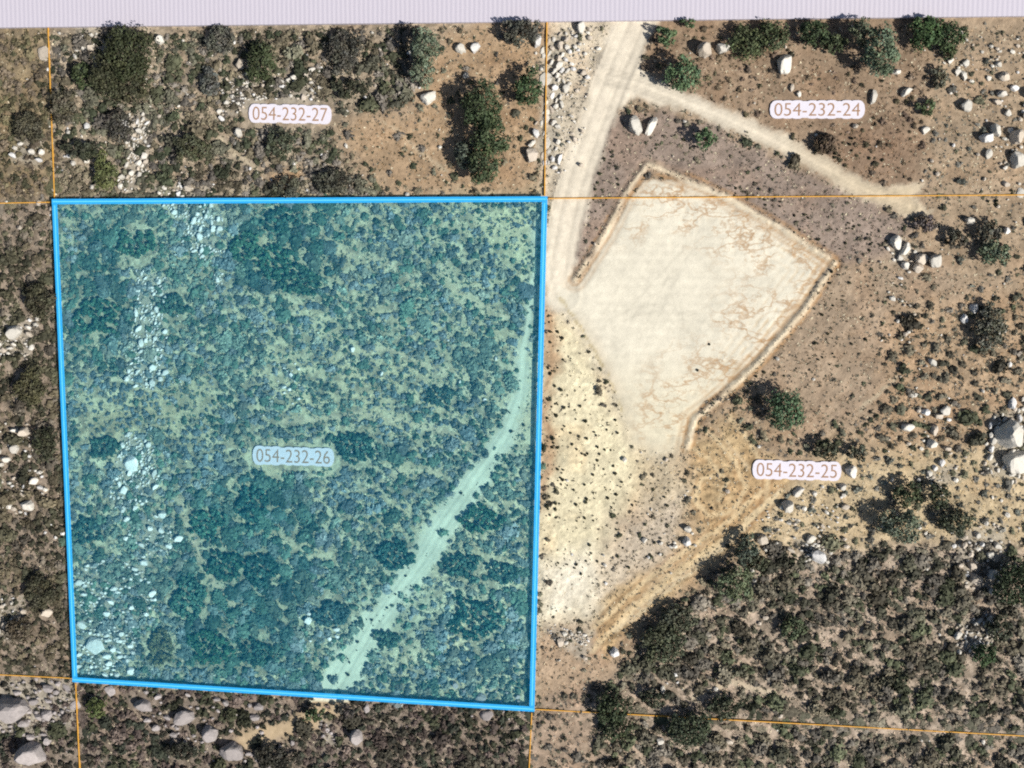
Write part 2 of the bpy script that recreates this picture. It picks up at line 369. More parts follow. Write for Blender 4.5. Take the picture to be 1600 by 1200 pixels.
def ico(sub):
    import bmesh
    bm = bmesh.new(); bmesh.ops.create_icosphere(bm, subdivisions=sub, radius=1.0)
    V = np.array([v.co[:] for v in bm.verts]); Fc = np.array([[v.index for v in f.verts] for f in bm.faces])
    bm.free(); return V, Fc

def n3(P, seed):
    return (vnoise(P[:, 0] * 1.0 + 50, P[:, 1] + 70 + 3.1 * P[:, 2], seed) + vnoise(P[:, 1] + 13, P[:, 2] + 29 + 2.3 * P[:, 0], seed + 5)) * .5

# ------------------------------------------------------------------ terrain: one fine grid, split along the roads and the pad
STEP = 0.43
NX, NY = int(256 / STEP) + 1, int(200 / STEP) + 1
gx = np.linspace(-128, 128, NX); gy = np.linspace(-100, 100, NY)
GX, GY = np.meshgrid(gx, gy)
X = GX.ravel(); Y = GY.ravel()
U, Vv = proj(np.stack([X, Y, np.zeros_like(X)], -1)); U = U.astype(np.float32); Vv = Vv.astype(np.float32)
WU, WV = warp2(U, Vv)
WU2, WV2 = warp(U, Vv, 3.5, 9)

def road_dist(u, v):
    d = np.full(u.shape, 1e9, u.dtype)
    for r, w in zip(ROAD, ROAD_W): d = np.minimum(d, line_dist(u, v, r) - w)
    d = np.minimum(d, -poly_sd(u, v, FORK)); d = np.minimum(d, -poly_sd(u, v, ROAD_END))
    return d
def track_dist(u, v):
    u, v = u + 11 * (fbm(u / 21, v / 21, 301, 3) - .5), v + 11 * (fbm(u / 21, v / 21, 302, 3) - .5)
    d = np.full(u.shape, 1e9, u.dtype)
    for i in range(len(TRACK) - 1):
        d = np.minimum(d, line_dist(u, v, TRACK[i:i + 2]) - .49 * (TRACK_W[i] + TRACK_W[i + 1]))
    return np.minimum(d, line_dist(u, v, TRACK2) - 15)

RWU, RWV = warp(WU2, WV2, 5, 30)
Rd = road_dist(RWU, RWV); Td = track_dist(WU2, WV2); Pd = -poly_sd(WU2, WV2, PAD)
n_fine = fbm(U / 6, Vv / 6, 41, 4); n_mid = fbm(U / 30, Vv / 30, 52, 4); n_big = fbm(U / 110, Vv / 110, 63, 3)

def zone_fields(u, v, wu, wv):
    c = np.tile(lin((176, 150, 118)), (len(u), 1)); cov = np.full(u.shape, .5); rad = np.full(u.shape, .9)
    pal = np.zeros(u.shape, int); st = np.full(u.shape, .05)
    for nm, pg, fe, rgb, cv, rr, pl, s in ZONES:
        hard = pg is PARCEL
        sd = poly_sd(u if hard else wu, v if hard else wv, pg)
        w = smooth(-fe, fe, sd) if hard else smooth(-fe * 1.9, fe * 1.9, sd)
        c += (lin(rgb) - c) * w[:, None]; cov += (cv - cov) * w; rad += (rr - rad) * w; st += (s - st) * w
        pal[w > .5] = PALN.index(pl)
    return c, cov, rad, pal, st

C, COV, RAD, PALI, STN = zone_fields(U, Vv, WU, WV)
# earth colour: patches of paler dust and redder soil
n_hi = fbm(U / 3.2, Vv / 3.2, 47, 2)
C = C * (0.72 + 0.56 * n_mid)[:, None] * (0.72 + .56 * n_fine)[:, None] * (.84 + .32 * n_hi)[:, None]
redder = smooth(.5, .75, fbm(U / 45, Vv / 45, 77, 3))[:, None]
C = C * (1 + redder * (np.array([1.03, .97, .92]) - 1))
# leaf litter: grey-brown, in patches wherever brush grows thick
lit = smooth(.42, .60, fbm(U / 8, Vv / 8, 83, 3)) * smooth(.3, .7, COV) * .60
C += (lin((112, 100, 82)) - C) * lit[:, None]
# plough-like contour streaks right of the pad and on the golden slope
st1 = .5 + .5 * np.sin((U * .42 + Vv * .9) / 2.6 + 5 * n_mid)
wz = smooth(-10, 10, poly_sd(WU, WV, ZONES[15][1]))
C *= (1 - .16 * wz * st1)[:, None]
gs = smooth(-8, 8, poly_sd(WU, WV, [z for z in ZONES if z[0] == 'gold_slope'][0][1]))
ringd = np.hypot((U - 1105) * .9, (Vv - 800) * 1.05)
st2 = .5 + .5 * np.sin(np.where(ringd < 95, (ringd + 34 * (n_mid - .5) + 22 * (n_big - .5)) / 2.5, (U * .62 + Vv * .80) / 2.7 + 7 * n_mid))
C *= (1 - .62 * gs * st2 * smooth(.25, .75, n_fine))[:, None]
# trails
for pts, w in TRAILS:
    d = line_dist(WU2, WV2, pts) - w
    d = d + 7 * (n_fine - .42)
    t = smooth(2.5, -2.5, d)[:, None] * (.85 if w >= 6 else .62)
    C += (lin((218, 200, 164)) * .93 - C) * t
    COV *= 1 - .9 * smooth(3, -1, d)
def streak(u, v):
    a_ = u * .87 + v * .5; b_ = v * .87 - u * .5
    return smooth(.52, .66, fbm(a_ / 85, b_ / 15, 401, 3))
inP = smooth(-4, 8, poly_sd(U, Vv, PARCEL)) * smooth(260, 420, U) * smooth(1000, 850, Vv)
C += (lin((228, 214, 170)) * .95 - C) * (streak(U, Vv) * inP * .35)[:, None]
keepw = np.maximum.reduce([smooth(-12, 12, poly_sd(WU, WV, z_[1])) for z_ in ZONES if z_[0] in ('pale_slope', 'white_slope', 'gold_slope', 'road_edge', 'parcel')])[:, None]
lumC = C.mean(1, keepdims=True)
C = C + ((C * .82 + lumC * np.array([1.03, .99, .92]) * .18) * .95 - C) * (1 - .75 * keepw)
# graded loops and the two-line track that leave the lower tip of the pad
for pts, w in [([(1086, 662), (1122, 688), (1150, 724), (1166, 764), (1144, 800), (1106, 806), (1086, 782), (1096, 748), (1126, 742)], 2.6),
               ([(1080, 700), (1106, 716), (1136, 752), (1122, 782)], 2.2), ([(1140, 652), (1172, 690), (1200, 745), (1196, 786), (1160, 826)], 3.0),
               ([(925, 1016), (990, 950), (1064, 890), (1140, 838), (1222, 768)], 4.0), ([(915, 995), (978, 934), (1052, 874), (1128, 822), (1190, 768)], 2.6)]:
    d = line_dist(WU2, WV2, pts) - w + 4 * (n_fine - .5)
    C += (lin((228, 204, 162)) * .9 - C) * (smooth(2.5, -1.5, d) * .72)[:, None]
    C += (lin((150, 112, 76)) - C) * (np.exp(-((d - 4.5) / 2.2) ** 2) * .42 * smooth(.25, .6, n_mid))[:, None]
# track, road and pad dust
dust = lin((238, 231, 213))
pal_w = smooth(13, -9, Td + 14 * (n_fine - .5))[:, None]; tcol = np.where((Vv > 1097)[:, None], lin((206, 182, 146)), lin((232, 228, 200)))
C += (tcol * (.66 + .32 * n_mid + .32 * n_fine)[:, None] - C) * (pal_w * np.where(Vv > 1097, .8, 1.0)[:, None])
road_w = smooth(8, -6, Rd + 10 * (n_fine - .5))[:, None]
C += (lin((226, 214, 192)) * (.76 + .26 * n_mid + .24 * n_fine)[:, None] - C) * road_w
dtr = line_dist(U + 4 * (n_mid - .5), Vv, TRACK)
C *= (1 - .22 * (np.exp(-((dtr - 6) / 2.2) ** 2) + .6 * np.exp(-((dtr - 13) / 2.5) ** 2)) * smooth(8, 0, Td))[:, None]
C += (lin((204, 184, 150)) * (.7 + .6 * n_fine)[:, None] - C) * (road_w[:, 0] * smooth(1080, 1430, U) * .75)[:, None]
# wheel ruts on the two roads
for r, w in zip(ROAD, ROAD_W):
    d = line_dist(U + 3 * (n_mid - .5), Vv, r)
    rut = np.exp(-((d - w * .42) / 2.2) ** 2) * .5 + np.exp(-((d - w * .95) / 2.5) ** 2) * .6
    C *= (1 - .30 * rut * smooth(6, 0, Rd))[:, None]
    C *= (1 + .06 * np.exp(-(d / 2.5) ** 2))[:, None]
sslope = smooth(0, 60, 40 + (Vv - 470) * .85 - (U - 870) * .55) * smooth(1090, 1040, U)
pad_w = (smooth(5, -3, Pd) * (1 - sslope) + smooth(30, -26, Pd + 14 * (n_mid - .5)) * sslope)[:, None]
C += (dust * np.array([1.0, .985, .94]) * (.91 + .20 * (n_mid - .5) + .12 * (n_fine - .5))[:, None] - C) * pad_w
# washed-out soil on the pad: brown rills near its north-east and south-east sides
ne = line_dist(U, Vv, [(1010, 280), (1080, 286), (1160, 318), (1300, 410), (1240, 490), (1150, 600), (1085, 650)])
edge = smooth(95, 10, ne) * smooth(2, -6, Pd)
rill = np.abs(fbm((U * .8 + Vv * .5) / 30, (Vv * .8 - U * .5) / 17, 91, 4) - .5)
rl = smooth(.030, .004, rill) * edge * smooth(.40, .60, fbm(U / 28, Vv / 28, 17, 2)) * smooth(.3, .55, n_fine)
par = ne + 5 * (fbm(U / 40, Vv / 40, 19, 2) - .5)
se_side = smooth(1150, 1230, U + .45 * (Vv - 420))
rl2 = smooth(.55, .95, .5 + .5 * np.sin(par / 1.75)) * smooth(75, 8, ne) * smooth(2, -6, Pd) * smooth(.32, .52, fbm(U / 17, Vv / 17, 29, 3)) * se_side
rill_b = np.abs(fbm((U + .4 * Vv) / 60, (Vv - .4 * U) / 30, 611, 5) - .5)
rl = np.maximum(rl, smooth(.022, .002, rill_b) * smooth(130, 40, ne) * smooth(2, -6, Pd) * smooth(.35, .55, n_mid))
rl3 = smooth(.035, .004, np.abs(fbm((U * .85 + Vv * .5) / 46, (Vv * .85 - U * .5) / 34, 191, 5) - .5)) * smooth(150, 40, ne) * smooth(2, -6, Pd) * smooth(.4, .55, n_mid)
sidel = np.exp(-(line_dist(WU2, WV2, [(872, 462), (905, 508), (945, 575), (972, 640)]) / 2.6) ** 2) * smooth(.35, .6, n_fine)
brown = lin((200, 172, 132))
C += (lin((176, 158, 112)) - C) * (sidel * .7)[:, None]
C += (brown - C) * np.clip(rl * .12 + rl2 * .62 + rl3 * .12, 0, 1)[:, None]
C *= (1 - .05 * (.5 + .5 * np.sin(Vv / 2.1 + 3 * n_mid)) * pad_w[:, 0])[:, None]
rt_ = random.Random(5)
for k_ in range(16):
    x0, y0 = rt_.uniform(900, 1250), rt_.uniform(330, 640); an = rt_.choice((.55, -.95, -.9, .6)) + rt_.gauss(0, .15); cu_ = rt_.gauss(0, .004)
    pl_ = [(x0, y0)]
    for q in range(9): pl_.append((pl_[-1][0] + 22 * math.cos(an + cu_ * q * 22), pl_[-1][1] + 22 * math.sin(an + cu_ * q * 22)))
    for off in (0, 13):
        d = line_dist(U - off * math.sin(an), Vv + off * math.cos(an), pl_)
        C *= (1 - .10 * np.exp(-(d / 2.2) ** 2) * pad_w[:, 0] * smooth(.3, .6, n_fine))[:, None]
# yellowish tint toward the lower tip of the pad
C *= 1 + (smooth(520, 680, Vv) * pad_w[:, 0])[:, None] * (np.array([.985, .97, .90]) - 1)
# berms: pale crest, brown ditch on the inner side
HB = np.zeros_like(U)
for k, b in enumerate(BERM):
    d = line_dist(WU2 * .35 + U * .65, WV2 * .35 + Vv * .65, b)
    crest = np.exp(-(d / (1.6 + 5.2 * n_mid)) ** 2) * (.35 + .65 * smooth(.3, .5, n_fine * .5 + fbm(U / 20, Vv / 20, 99, 2) * .5)); inside = smooth(4, -4, Pd + 4)
    ditch = np.exp(-((d - 8.5) / 3.0) ** 2) * smooth(-1, 1, 800 - 0 * U)
    ditch2 = np.exp(-((d - 17) / 3.0) ** 2) * smooth(14, -4, Pd)
    C += (lin((232, 214, 182)) - C) * (crest * .8)[:, None]
    wgt = (ditch * np.where(Pd < 14, .75, .15) + ditch2 * .4) * (.45 + .9 * n_fine)
    C += (lin((172, 134, 92)) - C) * np.clip(wgt, 0, .85)[:, None]
    HB += .35 * crest - .22 * ditch - .1 * ditch2
OUTW = np.zeros_like(U)
for pg, cv_, _ in OUTCROPS:
    if cv_ > .4: OUTW = np.maximum(OUTW, smooth(-8, 6, poly_sd(WU2, WV2, pg)) * .7)
C += (lin((172, 164, 148)) * (.6 + .8 * n_fine)[:, None] - C) * (OUTW * (1 - np.clip(road_w[:, 0] + pad_w[:, 0], 0, 1)))[:, None]
CRACK = np.clip(smooth(135, 45, ne) * smooth(.30, .52, fbm(U / 34, Vv / 34, 17, 2)), 0, 1) * smooth(0, -8, Pd)
C = np.clip(C, .01, .92) * .76
# heights
flat_mask = np.clip(road_w[:, 0] + pad_w[:, 0] + pal_w[:, 0], 0, 1)
H = .30 * (n_mid - .5) * 2 + .14 * (n_fine - .5) * 2 + .5 * (n_big - .5)
H = H * (1 - .8 * flat_mask) + HB - .18 * rl - .10 * rl2 + .06 * (n_fine - .5) * flat_mask
for r, w in zip(ROAD, ROAD_W):
    d = line_dist(U, Vv, r); H -= .07 * np.exp(-((d - w * .42) / 2.2) ** 2); H += .13 * np.exp(-((d - w - 3) / 3) ** 2)
H -= .08 * gs * st2
H *= 1 - .45 * smooth(-6, 10, poly_sd(U, Vv, PARCEL))
H[plate_mask(U, Vv, 12)] = 0.0
fade = np.minimum(np.minimum(128 - np.abs(X), 100 - np.abs(Y)) / 6.0, 1.0); H *= np.clip(fade, 0, 1)
HG = H.reshape(NY, NX)

def ground(x, y):
    fx = np.clip((np.asarray(x) + 128) / 256 * (NX - 1), 0, NX - 1.001); fy = np.clip((np.asarray(y) + 100) / 200 * (NY - 1), 0, NY - 1.001)
    i = fx.astype(int); j = fy.astype(int); a = fx - i; b = fy - j
    return (HG[j, i] * (1 - a) + HG[j, i + 1] * a) * (1 - b) + (HG[j + 1, i] * (1 - a) + HG[j + 1, i + 1] * a) * b

VG = np.stack([X, Y, H], -1)
idx = np.arange(NX * NY).reshape(NY, NX)
Q = np.stack([idx[:-1, :-1], idx[:-1, 1:], idx[1:, 1:], idx[1:, :-1]], -1).reshape(-1, 4)
fr = np.where(Pd[Q].mean(1) < 0, 2, np.where(Rd[Q].mean(1) < 0, 1, np.where(Td[Q].mean(1) < 0, 3, 0)))
def patch(sel, name, material, label):
    q = Q[sel]; used = np.unique(q); mp = np.full(NX * NY, -1); mp[used] = np.arange(len(used))
    me = mesh_np(name, VG[used], mp[q], 4, C[used], material, True, CRACK[used])
    return link(name, me, None, kind='structure', label=label)
patch(fr == 0, 'ground', M_EARTH, 'dry brown and grey hillside soil under the brush')
patch(fr == 1, 'dirt_road', M_ROAD, 'pale dirt road forking at the top with a dead-end branch')
patch(fr == 2, 'graded_pad', M_PAD, 'cream coloured graded building pad beside the blue parcel')
patch(fr == 3, 'dirt_track', M_ROAD, 'pale dirt track crossing the lower right of the blue parcel')
# the land beyond, out to the horizon
R0 = np.array([(-128, -100), (128, -100), (128, 100), (-128, 100)], float)
ring = [np.c_[R0, np.zeros(4)]]
for s in (1.6, 5, 20): ring.append(np.c_[R0 * s, np.full(4, -.02 * s)])
ring = np.concatenate(ring); fcs = [[4 * k + i, 4 * (k + 1) + i, 4 * (k + 1) + (i + 1) % 4, 4 * k + (i + 1) % 4] for k in range(3) for i in range(4)]
link('far_ground', mesh_np('far_ground', ring, np.array(fcs), 4, lin((160, 136, 106)) * .72, M_EARTH), None, kind='structure', label='dry hillside soil beyond the mapped land')

# ------------------------------------------------------------------ the panel along the top, the parcel lines and plates
def bar(p, q, w, z0, z1, taper=0.0):
    p = np.asarray(p)[:2]; q = np.asarray(q)[:2]
    d = (q - p) / np.linalg.norm(q - p); n = np.array([-d[1], d[0]]) * w / 2
    b = min(.04, w * .2)
    V = []
    for z, k in ((z0, 1), (z1 - b, 1), (z1, 1 - 2 * b / w)):
        for e, s in ((p, 1), (q, 1), (q, -1), (p, -1)): V.append((*(e + n * s * k), z))
    f = [[3, 2, 1, 0], [8, 9, 10, 11]]
    for l in (0, 4):
        for i in range(4): f.append([l + i, l + (i + 1) % 4, l + 4 + (i + 1) % 4, l + 4 + i])
    f = [list(reversed(x)) for x in f]
    return np.array(V), np.array(f)

def joined(parts):
    V = []; Fs = []; o = 0
    for v, f in parts: V.append(v); Fs.append(f + o); o += len(v)
    return np.concatenate(V), np.concatenate(Fs)

pz = 1.1
us = np.linspace(-160, 1760, 49)
fr_pts = at_many(us, edge_v(us) + 1.5 * (0 * us), pz); bk_pts = fr_pts + np.array([0, 26.0, 0])
top = np.concatenate([fr_pts, bk_pts]); bot = top.copy(); bot[:, 2] = -.4
n = len(us); V = np.concatenate([top, bot]); fc = []
for i in range(n - 1):
    fc += [[i, i + 1, n + i + 1, n + i], [2 * n + i, 3 * n + i, 3 * n + i + 1, 2 * n + i + 1], [i, 2 * n + i, 2 * n + i + 1, i + 1], [n + i, n + i + 1, 3 * n + i + 1, 3 * n + i]]
fc += [[0, n, 3 * n, 2 * n], [n - 1, 3 * n - 1, 4 * n - 1, 2 * n - 1]]
link('header_panel', mesh_np('header_panel', V, np.array(fc), 4, None, M_PANEL), None, label='pale lavender white panel with fine stripes along the top of the map', category='panel')

SHEET_Z = 1.35
ov = link('parcel_overlay', None, None, label='bright blue outline with teal tinted film over parcel 054-232-26', category='map overlay')
pc = [at(u, v, SHEET_Z) for u, v in PARCEL]
LW = 1.12
for i in range(4):
    p, q = pc[i], pc[(i + 1) % 4]
    d = (q - p) / np.linalg.norm(q - p)
    e0 = -LW / 2 if i % 2 == 0 else LW / 2 + .003
    bar_o = link('boundary_line', mesh_np('boundary_line', *bar(p + d * e0, q - d * e0, LW, SHEET_Z - .03, SHEET_Z + .02), 4, None, M_BLUE), ov)
    link('highlight_line', mesh_np('highlight_line', *bar(p + d * (e0 + .2), q - d * (e0 + .2), .30, SHEET_Z + .0, SHEET_Z + .026), 4, None, M_BLUE2), bar_o)
    nn = np.array([-d[1], d[0], 0])
    for k in range(9):
        s = p + (q - p) * (k + .03) / 8.06 + nn * .0
        if k == 8 : continue
        gz = float(ground(s[0], s[1]))
        link('post', mesh_np('post', *bar(s - d * .07, s + d * .07, .10, gz - .3, SHEET_Z - .03), 4, None, M_BLUE), ov)
ins = []
cen = sum(pc) / 4
k = 40
gridp = []
for a in range(k + 1):
    for b in range(k + 1):
        s, t = a / k, b / k
        P = pc[0] * (1 - s) * (1 - t) + pc[1] * s * (1 - t) + pc[2] * s * t + pc[3] * (1 - s) * t
        gridp.append(P + (cen - P) * .004)
gridp = np.array(gridp); gridp[:, 2] = SHEET_Z
fq = []
for a in range(k):
    for b in range(k):
        fq.append([a * (k + 1) + b, (a + 1) * (k + 1) + b, (a + 1) * (k + 1) + b + 1, a * (k + 1) + b + 1])
gridp[:, 2] -= .04; low = gridp.copy(); low[:, 2] -= .03
link('tint_film', mesh_np('tint_film', np.concatenate([gridp, low]), np.concatenate([np.array(fq)[:, ::-1], np.array(fq) + len(gridp)]), 4, None, M_TINT), ov)

for (a, b, lab) in LINES:
    p, q = at(*a, .3), at(*b, .3)
    m = max(2, int(np.linalg.norm(q - p) / 1.0)); parts = []
    # a low kerb-like ribbon that follows the ground
    d = (q - p)[:2] / np.linalg.norm((q - p)[:2]); nn = np.array([-d[1], d[0]]) * .095
    V = []; f = []
    for i in range(m + 1):
        c = p[:2] + (q - p)[:2] * i / m; gz = float(ground(*c)); zt = max(gz + .12, .3)
        for s, z in ((1, gz - .3), (1, zt), (-1, zt), (-1, gz - .3)): V.append((*(c + nn * s), z))
        if i:
            o = 4 * (i - 1)
            for j in range(3): f.append([o + j, o + j + 1, o + 5 + j, o + 4 + j])
    f += [[3, 2, 1, 0], [4 * m, 4 * m + 1, 4 * m + 2, 4 * m + 3]]
    link('boundary_line', mesh_np('orange_boundary_line', np.array(V), np.array(f), 4, None, M_ORANGE), None,
         label='thin orange parcel line ' + lab, category='boundary line', group='thin orange parcel lines')

PLATE_TXT = {'054-232-27': 'white number plate 054-232-27 above the blue parcel', '054-232-24': 'white number plate 054-232-24 above the dead-end road',
             '054-232-26': 'tinted number plate 054-232-26 inside the blue parcel', '054-232-25': 'white number plate 054-232-25 below the round tree'}
for txt, cx, cy, hw, hh in PLATES:
    pz = .34
    c = at(cx, cy, pz); root = link('number_plate', None, None, label=PLATE_TXT[txt], category='number plate', group='parcel number plates')
    root.location = (c[0], c[1], 0)
    e = at(cx + 100, cy + {'054-232-27': 2, '054-232-26': 3, '054-232-24': 0, '054-232-25': 2.5}[txt], pz) - c
    ang = math.atan2(e[1], e[0]); mpp = np.linalg.norm(e) / 100
    root.rotation_euler = (0, 0, ang)
    W = hw * mpp * .97; Hh = hh * mpp * .94
    adv = {'-': .62}; wd = [adv.get(ch, 1.0) for ch in txt]; tot = sum(wd); x = 0; cells = []
    for ch, w_ in zip(txt, wd):
        cells.append(((x + w_ / 2) / tot * 2 * W * .92 - W * .92, w_ / tot * 2 * W * .92 * (.80 if ch != '-' else .9), Hh * (1.0 if ch != '-' else .88) * random.uniform(.95, 1.0))); x += w_
    xs = np.linspace(-W, W, 121); prof = np.zeros_like(xs)
    for cx_, hw_, h_ in cells:
        t = np.clip(np.abs(xs - cx_) / hw_, 0, 1); prof = np.maximum(prof, h_ * (1 - t ** 3) ** .3)
    prof = np.maximum(prof, Hh * .86 * np.clip((1 - (np.abs(xs) / W) ** 14), 0, 1) ** .3)
    prof = np.maximum(prof, .02)
    V = []; f = []
    for i, (xx, h_) in enumerate(zip(xs, prof)):
        V += [(xx, h_, -.3), (xx, h_, pz), (xx, -h_, pz), (xx, -h_, -.3)]
        if i:
            o = 4 * (i - 1)
            for j in range(4): f.append([o + j, o + (j + 1) % 4, o + 4 + (j + 1) % 4, o + 4 + j])
    f += [[3, 2, 1, 0], [4 * 120, 4 * 120 + 1, 4 * 120 + 2, 4 * 120 + 3]]
    link('plate', mesh_np('plate', np.array(V), np.array(f), 4, None, M_PLATE), root)
    cu = bpy.data.curves.new('lettering', 'FONT'); cu.body = txt; cu.align_x = 'CENTER'; cu.align_y = 'CENTER'; cu.size = 1.0; cu.extrude = .01; cu.offset = -.008
    tmp = bpy.data.objects.new('lettering_curve', cu); col.objects.link(tmp); bpy.context.view_layer.update()
    me = bpy.data.meshes.new_from_object(tmp.evaluated_get(bpy.context.evaluated_depsgraph_get()))
    bpy.data.objects.remove(tmp)
    co = np.empty(len(me.vertices) * 3); me.vertices.foreach_get('co', co); co = co.reshape(-1, 3)
    lo, hi = co.min(0), co.max(0)
    co[:, 0] = (co[:, 0] - (lo[0] + hi[0]) / 2) / (hi[0] - lo[0]) * 2 * W * .90; co[:, 1] = (co[:, 1] - (lo[1] + hi[1]) / 2) / (hi[1] - lo[1]) * Hh * 1.34
    co[:, 2] = np.where(co[:, 2] > 0, pz + .03, pz - .01)
    me.vertices.foreach_set('co', co.ravel()); me.update(); me.materials.clear(); me.materials.append(M_INK)
    link('lettering', me, root)

# ------------------------------------------------------------------ plants
def leaf_quads(centres, normals, sizes, rng, tilt=.55):
    n = len(centres)
    nr = normals + rng.normal(0, tilt, (n, 3)); nr /= np.linalg.norm(nr, axis=1)[:, None] + 1e-9
    a = np.cross(nr, rng.normal(0, 1, (n, 3))); a /= np.linalg.norm(a, axis=1)[:, None] + 1e-9
    b = np.cross(nr, a)
    s = sizes[:, None]; asp = rng.uniform(.5, .9, (n, 1))
    j = lambda: rng.uniform(.7, 1.2, (n, 1))
    P = np.stack([centres - a * s * j(), centres - b * s * asp * j(), centres + a * s * j(), centres + b * s * asp * j()], 1)
    return P.reshape(-1, 3), np.arange(4 * n).reshape(-1, 4)

def crown_mesh(rx, ry, zc, rz, tone, seed, spiky=0.0, size=.27, dens=1.0):
    rng = np.random.default_rng(seed)
    area = math.pi * rx * ry
    nc = int(np.clip(area * 1.4 * dens, 12, 130))
    # lobed outline
    th0 = rng.uniform(0, 6.28, 4); amp = rng.uniform(.03, .12, 4)
    C_ = []
    for i in range(nc):
        z = 1 - 1.45 * (i + .5) / nc; th = i * 2.399 + rng.normal(0, .35)
        r = math.sqrt(max(0, 1 - z * z)); q = rng.uniform(.62, .98)
        lob = 1 + sum(amp[k] * math.sin((k + 2) * th + th0[k]) for k in range(4)) - .08
        C_.append((rx * r * q * lob * math.cos(th), ry * r * q * lob * math.sin(th), zc + rz * z * q))
    C_ = np.array(C_); rc = rng.uniform(.75, 1.35, nc) * min(1.25, .34 * min(rx, ry) ** .8)
    rc = np.minimum(rc, rz * .75)
    per = int(np.clip(38 * dens, 18, 60))
    P, N_, S, T = [], [], [], []
    for i in range(nc):
        d = rng.normal(0, 1, (per, 3)); d[:, 2] = np.abs(d[:, 2]) * .9 - .2; d /= np.linalg.norm(d, axis=1)[:, None]
        k = rng.uniform(.55, 1.05 + spiky * .6, per)
        flat = np.array([1, 1, min(1.0, rz / max(rc[i], .1) * .8)])
        P.append(C_[i] + d * flat * (rc[i] * k)[:, None]); N_.append(d)
        S.append(rng.uniform(.6, 1.3, per) * size)
        base = tone * rng.uniform(.6, 1.4) * np.array([rng.uniform(.94, 1.08), 1, rng.uniform(.9, 1.1)])
        T.append(base * rng.uniform(.82, 1.18, (per, 1)))
    P = np.concatenate(P); P[:, 2] = np.maximum(P[:, 2], .12)
    V_, F_ = leaf_quads(P, np.concatenate(N_), np.concatenate(S), rng)
    return V_, F_, np.repeat(np.concatenate(T), 4, 0)

def tube(P, R, seg=6):
    P = np.asarray(P, float); V = []; f = []
    for i, (p, r) in enumerate(zip(P, R)):
        d = P[min(i + 1, len(P) - 1)] - P[max(i - 1, 0)]; d /= np.linalg.norm(d)
        a = np.cross(d, (0.3, 1, 0.1)); a /= np.linalg.norm(a); b = np.cross(d, a)
        for k in range(seg):
            t = 2 * math.pi * k / seg; V.append(p + r * (a * math.cos(t) + b * math.sin(t)))
        if i:
            for k in range(seg): f.append([seg * (i - 1) + k, seg * (i - 1) + (k + 1) % seg, seg * i + (k + 1) % seg, seg * i + k])
    return np.array(V), np.array(f)

def trunk_mesh(rx, ry, h, seed):
    rng = random.Random(seed); parts = []
    r0 = .07 * h * .45 + .06; zt = h * .42
    parts.append(tube([(0, 0, -.4), (0, 0, .05), (.03 * h, .02 * h, zt * .5), (0, 0, zt), (.02, .03, h * .7)], [r0 * 1.5, r0 * 1.2, r0, r0 * .8, r0 * .3]))
    for k in range(6):
        t = k / 6 * 6.283 + rng.uniform(-.4, .4); e = rng.uniform(.55, .8)
        z0 = zt * rng.uniform(.45, .95)
        parts.append(tube([(0, 0, z0), (rx * e * .45 * math.cos(t), ry * e * .45 * math.sin(t), z0 + h * .16), (rx * e * math.cos(t), ry * e * math.sin(t), h * rng.uniform(.55, .72))], [r0 * .55, r0 * .36, r0 * .12], 5))
    return joined(parts)

def sink_front(V_, F_, T_, base):
    """trees that stand at the panel end at it"""
    P = V_.reshape(-1, 4, 3).mean(1) + base
    u, v = proj(P)
    pz_lim = at_many(u, edge_v(u), 1.1)
    keep = P[:, 1] < pz_lim[:, 1] - .2
    k4 = np.repeat(keep, 4)
    V2 = V_[k4]; return V2, np.arange(len(V2)).reshape(-1, 4), T_[k4]

OCC = []          # (u, v, r) of big plants and stones already placed
LAND = []         # landmarks for labels: (u, v, phrase)
def tree(u, v, ru, rv, h, rgb, label, short=None, name='tree', cat='tree', spiky=0.0, group=None, dens=1.0, size=.27):
    c = at(u, v, h * .55); mpp = .130
    x, y = c[0], c[1]; gz = float(ground(x, y))
    rx, ry = ru * mpp, rv * mpp
    if cat == 'tree': h = h * .88
    root = link(name, None, None, label=label, category=cat)
    if group: root['group'] = group
    root.location = (x, y, gz)
    seed = int(u * 7 + v * 13)
    V_, F_, T_ = crown_mesh(rx, ry, h * .56, h * .42, lin(rgb), seed, spiky, size, dens)
    if cat == 'thicket': V_[:, 2] = np.minimum(V_[:, 2], SHEET_Z - .12 - gz - .0 * V_[:, 2])
    if v - rv < 75: V_, F_, T_ = sink_front(V_, F_, T_, np.array([x, y, gz]))
    link('crown', mesh_np('crown', V_, F_, 4, T_, M_LEAF), root)
    link('trunk' if cat == 'tree' else 'stem', mesh_np('trunk', *trunk_mesh(rx, ry, h, seed), 4, None, M_BARK, True), root)
    OCC.append((u, v, max(ru, rv) * .86))
    if short: LAND.append((u, v, short))
    return root

